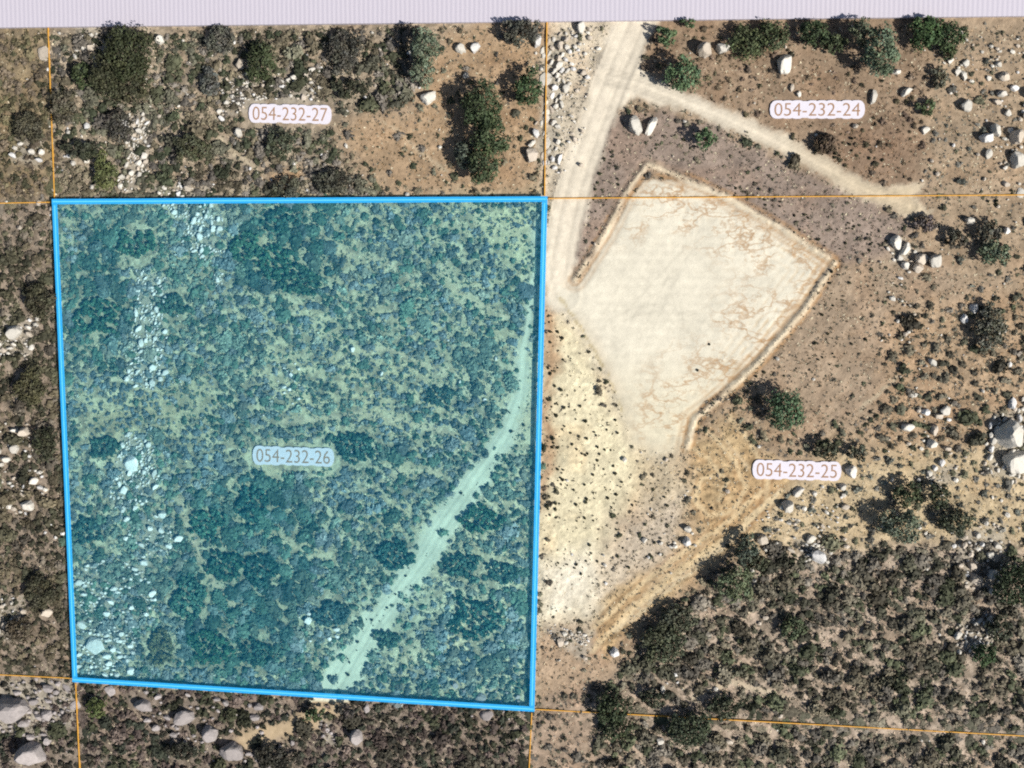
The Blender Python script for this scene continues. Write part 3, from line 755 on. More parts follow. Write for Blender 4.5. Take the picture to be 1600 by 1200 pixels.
DK, GR, GG, OL, BR = (62, 68, 40), (82, 104, 62), (104, 116, 88), (88, 88, 46), (98, 88, 72)
TREES = [
    (200, 85, 40, 46, 6.0, DK, 'large dark olive tree under the panel, above the upper left parcel corner', 'the large dark olive tree at upper left'),
    (165, 120, 28, 36, 5.0, (66, 68, 44), 'dark tree joined to the lower left of the large olive tree', None),
    (205, 138, 32, 24, 4.2, (74, 74, 48), 'dark tree joined to the lower side of the large olive tree', None),
    (128, 118, 17, 20, 3.5, (66, 78, 44), 'small dark green tree just left of the large olive tree', None),
    (407, 97, 26, 30, 4.5, (70, 80, 48), 'single round dark green tree above number plate 054-232-27', 'the single round tree above plate 054-232-27'),
    (663, 72, 24, 28, 8.5, (104, 118, 92), 'grey-green tree throwing a broad dark shadow beside the brown clearing', 'the grey-green tree at the clearing'),
    (660, 112, 18, 24, 6.5, (110, 122, 96), 'grey-green lower crown below the tree with the broad shadow', None),
    (752, 165, 30, 34, 9.0, (66, 82, 50), 'upper crown of the tall green grove beside the brown clearing', 'the tall green grove'),
    (766, 212, 27, 38, 9.0, (70, 86, 52), 'middle crown of the tall green grove beside the brown clearing', None),
    (754, 262, 25, 28, 8.0, (74, 88, 56), 'lower crown of the tall green grove beside the brown clearing', None),
    (726, 240, 16, 26, 5.5, (92, 102, 84), 'greyer shaded crown on the left side of the tall grove', None),
    (826, 138, 23, 27, 6.0, (62, 84, 48), 'round dark green tree left of the orange line and jagged rocks', 'the round tree by the jagged rocks'),
    (815, 48, 34, 20, 5.5, (84, 84, 72), 'dark grey tree cut off by the panel near the orange line', 'the grey tree under the panel by the orange line'),
    (1068, 118, 25, 28, 7.5, (88, 114, 74), 'green tree with a dark shadow at the road fork', 'the green tree at the road fork'),
    (1042, 58, 16, 15, 4.5, (86, 110, 70), 'small green tree at the road edge under the panel', 'the small tree at the road edge'),
    (1075, 33, 16, 10, 3.5, (80, 104, 62), 'small green crown cut off by the panel, right of the road', None),
    (1104, 217, 16, 17, 5.0, (82, 108, 68), 'small round green tree below the branch road', 'the small tree below the branch road'),
    (1228, 641, 28, 31, 7.5, (84, 110, 74), 'lone round green tree with black shadow below the graded pad', 'the lone round tree below the pad'),
    (1165, 66, 24, 24, 3.5, (84, 94, 56), 'low spreading green tree right of the two white boulders', 'the spreading tree by the white boulders'),
    (1208, 58, 26, 22, 4.0, (76, 88, 54), 'low green tree left of the tall pale slab', None),
    (1272, 52, 24, 21, 5.0, (70, 86, 52), 'dark green round tree above plate 054-232-24', 'the dark tree above plate 054-232-24'),
    (1305, 68, 17, 15, 4.0, (78, 88, 54), 'small dark green tree beside the tall grey-green tree', None),
    (1378, 82, 27, 40, 10.0, (104, 122, 92), 'tall grey-green tree with long dark shadow above the dead-end road', 'the tall grey-green tree at upper right'),
    (1345, 48, 18, 18, 7.0, (92, 100, 74), 'grey-green crown behind the tall grey-green tree', None),
    (1448, 50, 27, 26, 5.0, (72, 98, 54), 'bright dark-green tree cut by the panel at upper right', 'the green tree at the upper right panel edge'),
    (1486, 56, 23, 20, 4.5, (70, 90, 52), 'dark green tree right of the bright green one at upper right', None),
    (1484, 80, 13, 11, 3.0, (74, 84, 50), 'small green tree below the two trees at upper right', None),
    (1147, 912, 26, 27, 6.5, (96, 108, 74), 'green tree with wine dark shadow at the lower end of the slope', 'the tree at the foot of the golden slope'),
    (1166, 858, 17, 24, 4.5, (84, 94, 76), 'narrow grey-green tree above the slope foot tree', None),
    (1408, 822, 30, 27, 7.0, (104, 116, 92), 'grey-green tree with dark red-brown shadow among pale rocks', 'the grey-green tree among pale rocks'),
    (1420, 772, 22, 20, 5.0, (70, 82, 52), 'dark green tree above the grey-green tree among rocks', None),
    (1468, 774, 15, 20, 4.5, (72, 80, 56), 'dark narrow tree beside the white ledges at right', None),
    (1494, 815, 24, 22, 4.5, (78, 84, 62), 'dark grey-green tree right of the tree among pale rocks', None),
    (1590, 912, 34, 34, 6.5, (64, 78, 50), 'large dark green tree at the right edge below the white rocks', 'the dark tree at the right edge'),
    (1538, 1022, 19, 18, 4.0, (68, 90, 52), 'dark green round tree below the jagged white rocks', 'the round tree below the jagged white rocks'),
    (1562, 982, 22, 20, 4.0, (72, 78, 58), 'dark grey tree right of the jagged white rocks', None),
    (1036, 1005, 38, 32, 4.0, (84, 90, 64), 'wide dark green thicket tree below the golden slope', 'the thicket below the golden slope'),
    (1062, 968, 28, 24, 4.0, (86, 90, 68), 'dark green thicket tree at the upper side of the thicket', None),
    (958, 1108, 30, 26, 5.0, (62, 74, 46), 'dark green tree crossed by the lower orange line', 'the dark tree crossed by the orange line'),
    (965, 1140, 26, 18, 4.0, (68, 78, 50), 'dark green tree just below the one on the orange line', None),
    (1078, 1140, 42, 28, 4.5, (70, 80, 56), 'broad dark green tree under the lower orange line', 'the broad tree under the orange line'),
    (1132, 1106, 28, 20, 4.0, (74, 80, 58), 'dark green tree above the lower orange line, right of the trail', None),
    (1020, 1092, 24, 15, 3.5, (70, 76, 56), 'dark tree beside the small white stones in the thicket', None),
    (1240, 980, 22, 18, 3.0, (82, 94, 62), 'green bush-like tree in the middle of the lower right brush', 'the green bush-like tree in the lower right brush'),
    (165, 272, 20, 30, 3.5, (104, 110, 62), 'yellow-green bush above the upper left corner of the parcel', 'the yellow-green bush by the upper left corner'),
    (150, 1105, 20, 17, 2.5, (84, 96, 48), 'mossy green bush below the lower left corner of the parcel', 'the mossy bush below the lower left corner'),
    (492, 1117, 17, 13, 3.0, (74, 92, 56), 'green bush beside the dirt track below the parcel', 'the green bush by the track below the parcel'),
    (1290, 225, 20, 17, 2.6, (98, 82, 62), 'brown-grey bush between plate 054-232-24 and the branch road', None),
    (1448, 169, 14, 13, 2.2, (90, 106, 66), 'green bush right of plate 054-232-24', None),
    (1468, 122, 15, 15, 2.2, (112, 110, 88), 'pale grey bush below the trees at upper right', None),
    (1446, 348, 16, 14, 2.4, (104, 92, 84), 'mauve-grey bush at the end of the branch road', 'the mauve bush at the road end'),
    (1496, 372, 18, 15, 3.0, (86, 82, 66), 'dark brown bush below the far right slope', None),
    (1545, 362, 20, 16, 3.0, (90, 88, 74), 'grey bush right of the dark brown bush at far right', 'the grey bush at far right'),
    (1556, 395, 24, 18, 3.0, (104, 118, 88), 'green bush beside the grey bush at far right', None),
    (1548, 515, 26, 34, 3.0, (102, 102, 84), 'tall grey bush patch at the right edge', 'the grey bush patch at the right edge'),
    (1290, 703, 22, 15, 3.0, (78, 80, 58), 'dark bush cluster above plate 054-232-25', 'the dark bushes above plate 054-232-25'),
    (1340, 708, 16, 12, 2.5, (88, 90, 70), 'dark green bush right of the cluster above plate 054-232-25', None),
    (1185, 880, 20, 13, 3.0, (84, 88, 62), 'dark bush under the white slab rocks near the slope', None),
    (345, 62, 24, 24, 3.0, (92, 92, 80), 'grey bush left of the single round tree above plate 054-232-27', None),
    (328, 128, 15, 26, 2.6, (96, 98, 90), 'narrow grey-green bush left of the rocks by plate 054-232-27', None),
    (538, 78, 30, 34, 3.4, (84, 82, 70), 'wide dark grey bush left of the grey-green clearing tree', None),
    (548, 138, 30, 16, 3.0, (70, 72, 52), 'dark slanting bush above the brown clearing', None),
    (522, 284, 30, 22, 2.6, (82, 82, 66), 'dark bush above the upper blue line beside the clearing', 'the dark bush on the upper blue line'),
    (450, 292, 26, 16, 2.4, (90, 90, 72), 'grey-green bush above the blue line below plate 054-232-27', None),
    (438, 222, 26, 20, 2.6, (78, 84, 62), 'dark green bush under the left part of plate 054-232-27', None),
    (300, 232, 30, 22, 2.8, (82, 84, 58), 'olive bush between the rock ridge and plate 054-232-27', None),
    (185, 195, 22, 26, 3.0, (80, 76, 66), 'dark grey bush below the large dark olive tree', None),
    (98, 165, 26, 26, 2.8, (92, 86, 66), 'olive brown bush left of the orange line at upper left', None),
    (45, 200, 28, 24, 2.6, (84, 80, 60), 'olive brown bush near the upper left edge', None),
    (130, 235, 32, 16, 2.6, (70, 74, 54), 'long dark bush above the yellow-green bush', None),
    (62, 470, 24, 32, 2.8, (76, 74, 52), 'dark olive bush left of the parcel, upper part', 'the dark olive bush left of the parcel'),
    (48, 605, 28, 34, 3.0, (82, 80, 52), 'large olive bush left of the parcel below the white boulder', 'the large olive bush left of the parcel'),
    (72, 690, 20, 28, 2.8, (68, 70, 48), 'dark bush squeezed against the left blue line', None),
    (62, 925, 28, 32, 2.8, (78, 76, 54), 'dark olive bush left of the parcel, lower part', None),
    (28, 985, 26, 22, 2.6, (92, 82, 64), 'brown bush at the left edge above the grey boulders', None),
    (285, 1175, 26, 16, 2.6, (58, 60, 46), 'black-green bush left of the cracked boulder', None),
    (430, 1185, 40, 20, 2.8, (66, 64, 52), 'dark bush on the bottom edge right of the cracked boulder', None),
    (540, 1112, 16, 12, 2.4, (88, 82, 74), 'grey bush under the lower blue line beside the track', None),
]
for t in TREES:
    u, v, ru, rv, h, rgb, lab, short = t
    rgb = tuple((.80 * q + .20 * sum(rgb) / 3) * .93 for q in rgb)
    bush = 'bush' in lab and 'tree' not in lab
    tree(u, v, ru, rv, h, rgb, lab, short, name='bush' if bush else 'tree', cat='bush' if bush else 'tree', spiky=.6 if u > 1150 and v < 75 and h < 4.2 else .1)

# wide thickets inside the parcel, low enough to grow under the film
TH = [
    (150, 495, 42, 36, (70, 108, 82), 'broad green thicket near the left side of the parcel', 'the broad thicket near the left line'),
    (430, 410, 34, 30, (66, 104, 76), 'dark green thicket in the upper middle of the parcel', 'the dark thicket in the upper parcel'),
    (470, 440, 36, 28, (70, 102, 76), 'dark green thicket right of and below the upper middle one', None),
    (385, 385, 28, 26, (74, 110, 80), 'green thicket right of the upper pale rock field', None),
    (435, 345, 30, 22, (66, 100, 80), 'dark green thicket against the upper blue line', 'the thicket on the upper blue line'),
    (215, 380, 42, 22, (74, 110, 82), 'long green thicket left of the upper pale rock field', 'the long thicket left of the pale rock field'),
    (272, 478, 26, 20, (78, 106, 84), 'green thicket right of the rock ridge', None),
    (395, 790, 32, 34, (62, 102, 84), 'dark teal thicket below plate 054-232-26', 'the dark thicket below plate 054-232-26'),
    (322, 818, 32, 28, (70, 112, 88), 'green thicket left of the dark one below plate 054-232-26', None),
    (352, 885, 34, 30, (60, 98, 76), 'dark thicket in the lower middle left of the parcel', 'the dark thicket in the lower left parcel'),
    (408, 890, 34, 30, (60, 96, 80), 'dark thicket left of the thin pale log', None),
    (296, 935, 32, 42, (76, 114, 90), 'tall green thicket right of the lower rock field', 'the tall thicket by the lower rock field'),
    (330, 1012, 40, 34, (64, 104, 74), 'green thicket near the lower blue line', 'the green thicket near the lower blue line'),
    (252, 1012, 24, 34, (104, 108, 72), 'olive brown thicket near the lower blue line', None),
    (400, 1020, 34, 26, (66, 98, 78), 'dark thicket along the lower blue line left of the track', None),
    (742, 968, 46, 40, (64, 104, 84), 'wide green thicket right of the track near the lower right corner', 'the wide thicket right of the track'),
    (618, 868, 36, 26, (64, 100, 84), 'dark thicket touching the left side of the track', 'the dark thicket at the track'),
    (752, 812, 36, 26, (72, 112, 84), 'green thicket right of the wide part of the track', 'the green thicket right of the track'),
    (722, 884, 30, 24, (74, 108, 88), 'green thicket right of the middle of the track', None),
    (785, 895, 26, 22, (76, 108, 88), 'green thicket between the track and the right blue line', None),
    (135, 830, 28, 24, (70, 100, 84), 'grey-green thicket against the left blue line', 'the thicket on the left blue line'),
    (165, 700, 30, 20, (70, 100, 80), 'grey-green thicket above the middle rock pile', None),
    (605, 1000, 24, 18, (78, 106, 84), 'green thicket on the right bank of the track', None),
    (520, 960, 34, 24, (76, 104, 92), 'grey-green thicket left of the track near its lower end', None),
    (555, 700, 40, 26, (70, 104, 86), 'green thicket right of plate 054-232-26 under the trail', 'the thicket under the trail'),
    (690, 620, 26, 20, (76, 104, 88), 'green thicket above the trail near the right side', None),
]
for (u, v, ru, rv, rgb, lab, short) in TH:
    tree(u, v, ru, rv, 1.2, tuple(q * f_ for q, f_ in zip(rgb, (1.0, .96, 1.02))), lab, short, name='thicket', cat='thicket', size=.22, dens=1.25)

# ------------------------------------------------------------------ stones
def rock_proto(sub, seed, cuts=14):
    rng = np.random.default_rng(seed); V_, F_ = ico(sub)
    V_ = V_ * (1 + .24 * (n3(V_ * 1.3, seed)[:, None] - .5) * 2)
    for _ in range(cuts):
        n_ = rng.normal(0, 1, 3); n_ /= np.linalg.norm(n_); d = rng.uniform(.58, .84)
        s = V_ @ n_ - d; V_ = V_ - np.where(s > 0, s, 0)[:, None] * n_ * .9
    V_ = V_ * (1 + .08 * (n3(V_ * 4, seed + 9)[:, None] - .5) * 2)
    nt_ = np.array([.30, -.15, 1.0]); nt_ /= np.linalg.norm(nt_)
    ex = np.maximum(V_ @ nt_ - rng.uniform(.40, .55), 0); V_ = V_ - ex[:, None] * nt_ * .85
    V_ /= np.abs(V_[:, :2]).max()
    return V_, F_
ROCK_HI = [rock_proto(3, 100 + i) for i in range(10)]
ROCK_LO = [rock_proto(1, 200 + i, 4) for i in range(10)]
ROCK_MESH = []
for i, (v_, f_) in enumerate(ROCK_HI):
    ROCK_MESH.append(mesh_np('boulder', v_, f_, 3, np.ones((len(v_), 3)), M_STONE))

STONES = []   # u, v, ru, rv, angle, label or None
HAND = [
    (68, 84, 12, 17, .2, 'tall pale boulder beside the orange line at upper left'), (1101, 75, 14, 14, 0, 'round white boulder right of the road fork, left of a pair'),
    (1130, 75, 13, 8, .1, 'flat oval white boulder beside the round white one'), (993, 196, 13, 16, .2, 'big white boulder in the wedge between the two roads'),
    (1018, 197, 7, 16, -.45, 'long leaning pale boulder right of the big white boulder'), (1227, 100, 12, 16, -.1, 'tall white slab among the trees above plate 054-232-24'),
    (831, 242, 12, 12, 0, 'round pale boulder at the lower end of the jagged rocks'), (839, 62, 8, 12, 0, 'pointed pale boulder in front of the dark grey tree'),
    (908, 42, 8, 10, 0, 'pale boulder under the panel left of the main road'), (1440, 404, 11, 12, 0, 'left one of two round white boulders right of the pad'),
    (1464, 408, 11, 11, 0, 'right one of two round white boulders right of the pad'), (1415, 390, 7, 12, -.5, 'leaning pale boulder above the two round white boulders'),
    (1402, 378, 10, 12, .3, 'pale grey boulder below the branch road end'), (1514, 163, 11, 12, 0, 'round tan boulder at far right above the slope'),
    (1559, 203, 9, 11, .3, 'white boulder with dark top at far right'), (1547, 239, 8, 9, 0, 'round tan boulder below the white one at far right'),
    (1592, 212, 11, 12, 0, 'big white boulder at the right edge, upper of two'), (1594, 250, 14, 14, 0, 'big pale boulder at the right edge, lower of two'),
    (1571, 118, 10, 8, 0, 'white boulder near the upper right edge'), (1511, 97, 7, 7, 0, 'small round pink-grey boulder below the trees at upper right'),
    (1497, 112, 6, 6, 0, 'small grey boulder left below the pink-grey one'), (1508, 118, 5, 8, .3, 'small upright pale stone below the pink-grey boulder'),
    (1480, 641, 10, 10, 0, 'white boulder in the grey brush at right'), (1418, 668, 12, 8, 0, 'white oval boulder in the brush below the gully'),
    (1461, 672, 7, 9, 0, 'pale boulder right of the white oval one'), (1582, 680, 22, 22, .4, 'huge white boulder at the right edge, upper of the pile'),
    (1592, 724, 22, 19, 0, 'huge white boulder at the right edge, lower of the pile'), (1332, 737, 10, 11, .3, 'pale boulder touching the right of plate 054-232-25'),
    (1247, 770, 12, 7, .5, 'flat white slab below plate 054-232-25'), (1232, 792, 10, 10, 0, 'pale stone below the flat white slab'),
    (1193, 843, 11, 10, 0, 'white boulder with dark rim beside the golden slope'), (1282, 872, 18, 11, -.6, 'large white slab rock in the lower slope rocks'),
    (1268, 842, 10, 7, .6, 'smaller white slab above the large slab'), (1074, 846, 8, 8, 0, 'white stone on the pale slope beside the red spots'),
    (961, 1020, 9, 8, 0, 'white stone at the foot of the golden slope'), (876, 1005, 7, 8, 0, 'white stone low on the pale slope'),
    (555, 1154, 14, 13, 0, 'round white boulder below the parcel by the track bush'), (573, 1106, 6, 9, 0, 'small upright white stone just below the lower blue line'),
    (286, 1122, 22, 15, .2, 'flat grey boulder split by a dark hollow below the parcel'), (222, 1104, 18, 12, -.2, 'grey-pink boulder below the lower blue line'),
    (325, 1150, 18, 13, -.5, 'grey boulder right of and below the split boulder'), (362, 1176, 24, 17, -.2, 'large pale cracked boulder at the bottom edge'),
    (172, 1081, 12, 10, .3, 'white boulder with dark side under the lower blue line'), (14, 1112, 32, 20, -.2, 'very large flat grey boulder at the lower left edge'),
    (42, 1182, 28, 22, 0, 'large grey boulder in the bottom left corner'), (146, 1008, 18, 20, -.3, 'large pale boulder in the parcel\'s lower left corner'),
    (719, 74, 10, 9, 0, 'left one of two white boulders at the top of the clearing'), (741, 73, 9, 9, 0, 'right one of two white boulders at the top of the clearing'),
    (670, 152, 16, 9, .5, 'white boulder with a dark side in the clearing'), (728, 116, 6, 6, 0, 'small white stone in the brown clearing'),
    (1238, 136, 5, 7, 0, 'small pink stone above plate 054-232-24'), (1249, 146, 5, 6, 0, 'small pale stone touching the top of plate 054-232-24'),
    (1366, 152, 6, 12, -.2, 'upright pale stone right of plate 054-232-24'), (1417, 142, 12, 6, .7, 'leaning white stone right of the tall grey-green tree'),
    (1402, 112, 9, 4, .2, 'flat pale stone below the tall grey-green tree'), (1446, 203, 8, 7, 0, 'white stone below the green bush right of plate 054-232-24'),
    (1518, 345, 10, 6, -.5, 'flat white stone on the far right slope'), (1508, 497, 7, 8, 0, 'round white stone left of the grey bush patch, lower'),
    (1523, 482, 7, 8, 0, 'round white stone left of the grey bush patch, upper'), (370, 207, 9, 8, 0, 'pale round boulder left below plate 054-232-27'),
    (205, 70, 3, 3, 0, None), (248, 60, 9, 9, 0, 'pale boulder right of the large dark olive tree'), (375, 98, 8, 11, .2, 'white boulder against the single round tree'),
    (18, 520, 14, 13, 0, 'white boulder at the left edge beside the parcel'), (20, 702, 10, 8, 0, 'pale boulder at the left edge below the thicket'),
    (42, 790, 13, 9, -.4, 'pale flat boulder left of the parcel\'s left line'), (70, 958, 10, 10, 0, 'pale stone left of the lower left parcel side'),
    (205, 725, 14, 14, 0, 'biggest white boulder of the middle rock pile in the parcel'), (480, 970, 7, 9, 0, 'pale stone in the lower parcel left of the track'),
    (550, 546, 5, 5, 0, 'small bright stone in the middle of the parcel'), (760, 1118, 14, 9, 0, 'pale boulder under the lower blue line near the right corner'),
    (895, 1150, 6, 6, 0, None), (1032, 1160, 8, 6, 0, 'white stone below the broad tree under the orange line'), (1036, 1078, 5, 9, .2, 'white upright stone in the dark thicket trees'),
    (1140, 1160, 10, 5, -.3, 'flat white stone right of the broad tree under the orange line'), (300, 1030, 0, 0, 0, None),
]
for (u, v, ru, rv, a, lab) in HAND:
    if lab: STONES.append([u, v, ru, rv, a, lab])
hand_n = len(STONES)
taken = {}
def cell_free(u, v, r, fac, store):
    c = 22; cu, cv = int(u // c), int(v // c)
    for a in range(cu - 2, cu + 3):
        for b in range(cv - 2, cv + 3):
            for (x, y, q) in store.get((a, b), ()):
                if (x - u) ** 2 + (y - v) ** 2 < (fac * (q + r)) ** 2: return False
    return True
def cell_put(u, v, r, store): store.setdefault((int(u // 22), int(v // 22)), []).append((u, v, r))
for s in STONES: cell_put(s[0], s[1], max(s[2], s[3]), taken)
def banned(u, v, r, z=1.0):
    """keep off the plates, the panel, the blue line"""
    if v - r < edge_v(u) + 5: return True
    for _, cx, cy, hw, hh in PLATES:
        if abs(u - cx) < hw + r * .8 + 3 and abs(v - cy) < hh + r * .8 + 4: return True
    return False
rnd = random.Random(11)
for pg, cv, (r0, r1) in OUTCROPS:
    xs = [p[0] for p in pg]; ys = [p[1] for p in pg]
    area = abs(sum(pg[i][0] * pg[(i + 1) % len(pg)][1] - pg[(i + 1) % len(pg)][0] * pg[i][1] for i in range(len(pg)))) / 2
    tgt = cv * area * (.80 if cv >= .65 else .75); got = 0
    cu = np.array([rnd.uniform(min(xs) - 6, max(xs) + 6) for _ in range(3000)]); cvv = np.array([rnd.uniform(min(ys) - 6, max(ys) + 6) for _ in range(3000)])
    o1, o2 = warp(cu, cvv, 15, 24); sd = poly_sd(o1, o2, pg)
    for u, v, s in zip(cu, cvv, sd):
        if got > tgt: break
        if s < -5 or rnd.random() > smooth(-6, 4, np.array([s]))[0]: continue
        dense = cv >= .65
        if fbm(np.array([u / 13]), np.array([v / 13]), 88, 2)[0] < (.41 if dense else .42): continue
        r = (r0 * .8 + (r1 * 1.4 - r0) * rnd.random() ** 2.8) * (.8 + .2 * rnd.random())
        if banned(u, v, r) or not cell_free(u, v, r, rnd.uniform(.55, 1.0), taken): continue
        jag = dense; asp = rnd.uniform(.38, .8) if jag else rnd.uniform(.45, 1.0)
        STONES.append([u, v, r, r * asp, rnd.gauss(1.0, .4) if jag else rnd.uniform(-.9, .3), None]); cell_put(u, v, r, taken); got += math.pi * r * r * asp
# single stones all over
su = RNG.uniform(-60, 1660, 5200); sv = RNG.uniform(20, 1250, 5200)
wu, wv = warp2(su, sv)
_, _, _, _, sst = zone_fields(su, sv, wu, wv)
flat = (road_dist(su, sv) < 2) | (poly_sd(su, sv, PAD) > -3) | (track_dist(su, sv) < 3)
clump = fbm(su / 26, sv / 26, 5, 3)
for u, v, s, f_, c_ in zip(su, sv, sst, flat, clump):
    if f_ or rnd.random() > s * 2.6 * max(0, (c_ - .32) * 3): continue
    r = 1.3 + 4.2 * rnd.random() ** 2.4
    if banned(u, v, r) or not cell_free(u, v, r, .8, taken): continue
    STONES.append([u, v, r, r * rnd.uniform(.6, 1.0), rnd.uniform(0, 3), None]); cell_put(u, v, r, taken)

def inside_parcel(u, v): return poly_sd(np.array([u]), np.array([v]), PARCEL)[0]
def blue_near(u, v): return line_dist(np.array([u]), np.array([v]), BLUE_LOOP)[0]
def orange_near(u, v):
    return min(line_dist(np.array([u]), np.array([v]), [a, b])[0] for a, b, _ in LINES)

order = sorted(range(len(STONES)), key=lambda i: (STONES[i][5] is None, -(STONES[i][2] * STONES[i][3])))
N_BOULDER = 300
LAND += [(453, 178, 'plate 054-232-27'), (1277, 171, 'plate 054-232-24'), (458, 713, 'plate 054-232-26'), (1245, 735, 'plate 054-232-25'),
         (851, 311, 'the blue upper right corner'), (831, 1108, 'the blue lower right corner'), (117, 1062, 'the blue lower left corner'), (85, 315, 'the blue upper left corner'),
         (993, 196, 'the big white boulder between the roads'), (1440, 404, 'the two round white boulders'), (1582, 700, 'the huge white boulders'), (1520, 990, 'the jagged white rocks'),
         (865, 150, 'the jagged rocks along the orange line'), (310, 360, 'the upper pale rock field'), (230, 520, 'the rock ridge in the parcel'), (205, 725, 'the middle rock pile'),
         (180, 950, 'the lower rock field'), (14, 1112, 'the very large grey boulder'), (362, 1176, 'the cracked boulder at the bottom'), (1301, 410, 'the right corner of the pad'),
         (1012, 258, 'the upper corner of the pad'), (985, 650, 'the lower tip of the pad'), (1420, 310, 'the dead end of the road'), (700, 810, 'the wide bend of the track'),
         (812, 600, 'the upper end of the track'), (540, 1050, 'the lower end of the track'), (640, 660, 'the middle trail'), (610, 410, 'the upper trail'), (215, 240, 'the rock ridge above the parcel'),
         (385, 150, 'the rocks left of plate 054-232-27'), (20, 520, 'the white boulder at the left edge'), (60, 390, 'the left blue line'), (30, 720, 'the pale rocks at the left edge'), (50, 880, 'the left blue line, lower half'),
         (700, 1160, 'the bottom edge below the parcel'), (1300, 1000, 'the middle of the lower right brush'), (1450, 1060, 'the brush above the orange line'), (1400, 1170, 'the brush under the orange line'),
         (1250, 1170, 'the bottom edge of the lower right brush'), (1590, 1100, 'the lower right edge'), (880, 700, 'the right blue line'), (870, 620, 'the dark tufts by the blue line'), (1030, 60, 'the road fork'), (300, 250, 'the brush above the upper blue line'), (30, 200, 'the orange line at upper left'), (885, 930, 'the white patch low on the slope'), (1010, 850, 'the grey stony patch on the slope'),
         (1130, 760, 'the golden slope'), (925, 725, 'the middle of the yellow slope'), (880, 452, 'the left corner of the pad'), (1200, 550, "the pad's lower right side"), (1150, 316, "the pad's upper right side"),
         (945, 365, "the pad's upper left side"), (1370, 620, 'the gully right of the pad'), (1330, 520, 'the brown ground right of the pad'), (940, 560, "the pad's lower left side"), (905, 830, 'the lower yellow slope'), (930, 280, 'the wedge of scrub beside the main road'), (1240, 245, 'the middle of the branch road')]
USED = {}
DIRS = ['right of', 'lower right of', 'below', 'lower left of', 'left of', 'upper left of', 'above', 'upper right of']
def auto_label(u, v, what):
    best = sorted((math.hypot(u - a, v - b), a, b, t) for a, b, t in LAND)
    cand = []
    for d, a, b, t in best[:22]:
        k = int(round(math.atan2(v - b, u - a) / (math.pi / 4))) % 8
        far = 'touching' if d < 14 else 'close' if d < 42 else 'a little way' if d < 85 else 'some way'
        if far == 'touching': ph = f'{what} at {t}'
        else: ph = f'{what} {far} {DIRS[k]} {t}'
        if len(ph.split()) > 16: continue
        cand.append(ph)
    for c in cand:
        if c not in USED: USED[c] = 1; return c, False
    c = cand[0]; USED[c] += 1
    return c, True

def stone_tone(u, v):
    p = rnd.random()
    c = lin((198, 192, 180)) if p < .55 else lin((182, 170, 154)) if p < .85 else lin((206, 203, 198))
    if 85 < u < 851 and 311 < v < 1108: c = lin((218, 214, 206))
    if v > 1055 and u < 830: c = lin((158, 150, 146))
    return c * rnd.uniform(.72, 1.04)
def stone_shape(u, v, ru, rv, i):
    z = (1.35 + .9 * ((u * 7.3 + v * 3.1) % 1)) * (ru * rv) ** .5 * .13
    if S_IN[i] > -8: z = min(z, 1.35)
    if S_BL[i] < 11 + max(ru, rv): z = min(z, 1.0)
    if S_OR[i] < 3 + max(ru, rv): z = min(z, .3)
    return z
STONE_WORDS = ['white', 'pale grey', 'pinkish grey']
SA = np.array([[q[0], q[1]] for q in STONES])
S_IN = poly_sd(SA[:, 0], SA[:, 1], PARCEL); S_BL = line_dist(SA[:, 0], SA[:, 1], BLUE_LOOP); S_OR = np.min([line_dist(SA[:, 0], SA[:, 1], [a, b]) for a, b, _ in LINES], 0)
rest = []
for rank, i in enumerate(order):
    u, v, ru, rv, a, lab = STONES[i]
    z = stone_shape(u, v, ru, rv, i); P = at(u, v, z * .5); gz = float(ground(P[0], P[1]))
    if rank < N_BOULDER and -5 < u < 1605 and v < 1205:
        o = link('boulder', ROCK_MESH[rnd.randrange(10)])
        o.location = (P[0], P[1], gz + z * .12); o.rotation_euler = (rnd.uniform(-.2, .2), rnd.uniform(-.2, .2), a)
        o.scale = (ru * .13, rv * .13, z)
        t = stone_tone(u, v); o.color = (*t, 1)
        if lab: USED[lab] = 1
        else:
            r_ = (ru + rv) / 2
            sz = 'large' if r_ > 8 else 'medium' if r_ > 5.2 else 'small'
            lab, dup = auto_label(u, v, f'{sz} pale boulder')
        o['label'] = lab; o['category'] = 'boulder'; o['group'] = 'pale granite boulders'
        cell = (u, v, max(ru, rv) * .95); OCC.append(cell)
    else:
        rest.append((P[0], P[1], gz, ru * .13, rv * .13, z, a, stone_tone(u, v)))

def bake(items, protos, k, name, material, label, smooth_shade=False, cat=None):
    """many small pieces as one mesh: items = x, y, z, sx, sy, sz, angle, tone"""
    VV, FF, TT = [], [], []; off = 0
    by = {}
    for j, it in enumerate(items): by.setdefault(RNG.integers(len(protos)), []).append(it)
    for pi, its in by.items():
        pv, pf, pt = protos[pi]; n_ = len(its)
        A = np.array([i_[:7] for i_ in its], float); T = np.array([i_[7] for i_ in its])
        c, s = np.cos(A[:, 6]), np.sin(A[:, 6])
        P = pv[None] * A[:, None, 3:6]
        Xr = P[..., 0] * c[:, None] - P[..., 1] * s[:, None] + A[:, None, 0]
        Yr = P[..., 0] * s[:, None] + P[..., 1] * c[:, None] + A[:, None, 1]
        Zr = P[..., 2] + A[:, None, 2]
        VV.append(np.stack([Xr, Yr, Zr], -1).reshape(-1, 3))
        FF.append((pf[None] + (np.arange(n_) * len(pv))[:, None, None]).reshape(-1, k) + off)
        TT.append((T[:, None, :] * pt[None]).reshape(-1, 3)); off += n_ * len(pv)
    me = mesh_np(name, np.concatenate(VV), np.concatenate(FF), k, np.concatenate(TT), material, smooth_shade)
    return link(name, me, None, kind='stuff', label=label)
ROCKP = [(v_, f_, np.ones((len(v_), 3))) for v_, f_ in ROCK_LO]
print('stones', len(STONES), 'rest', len(rest))
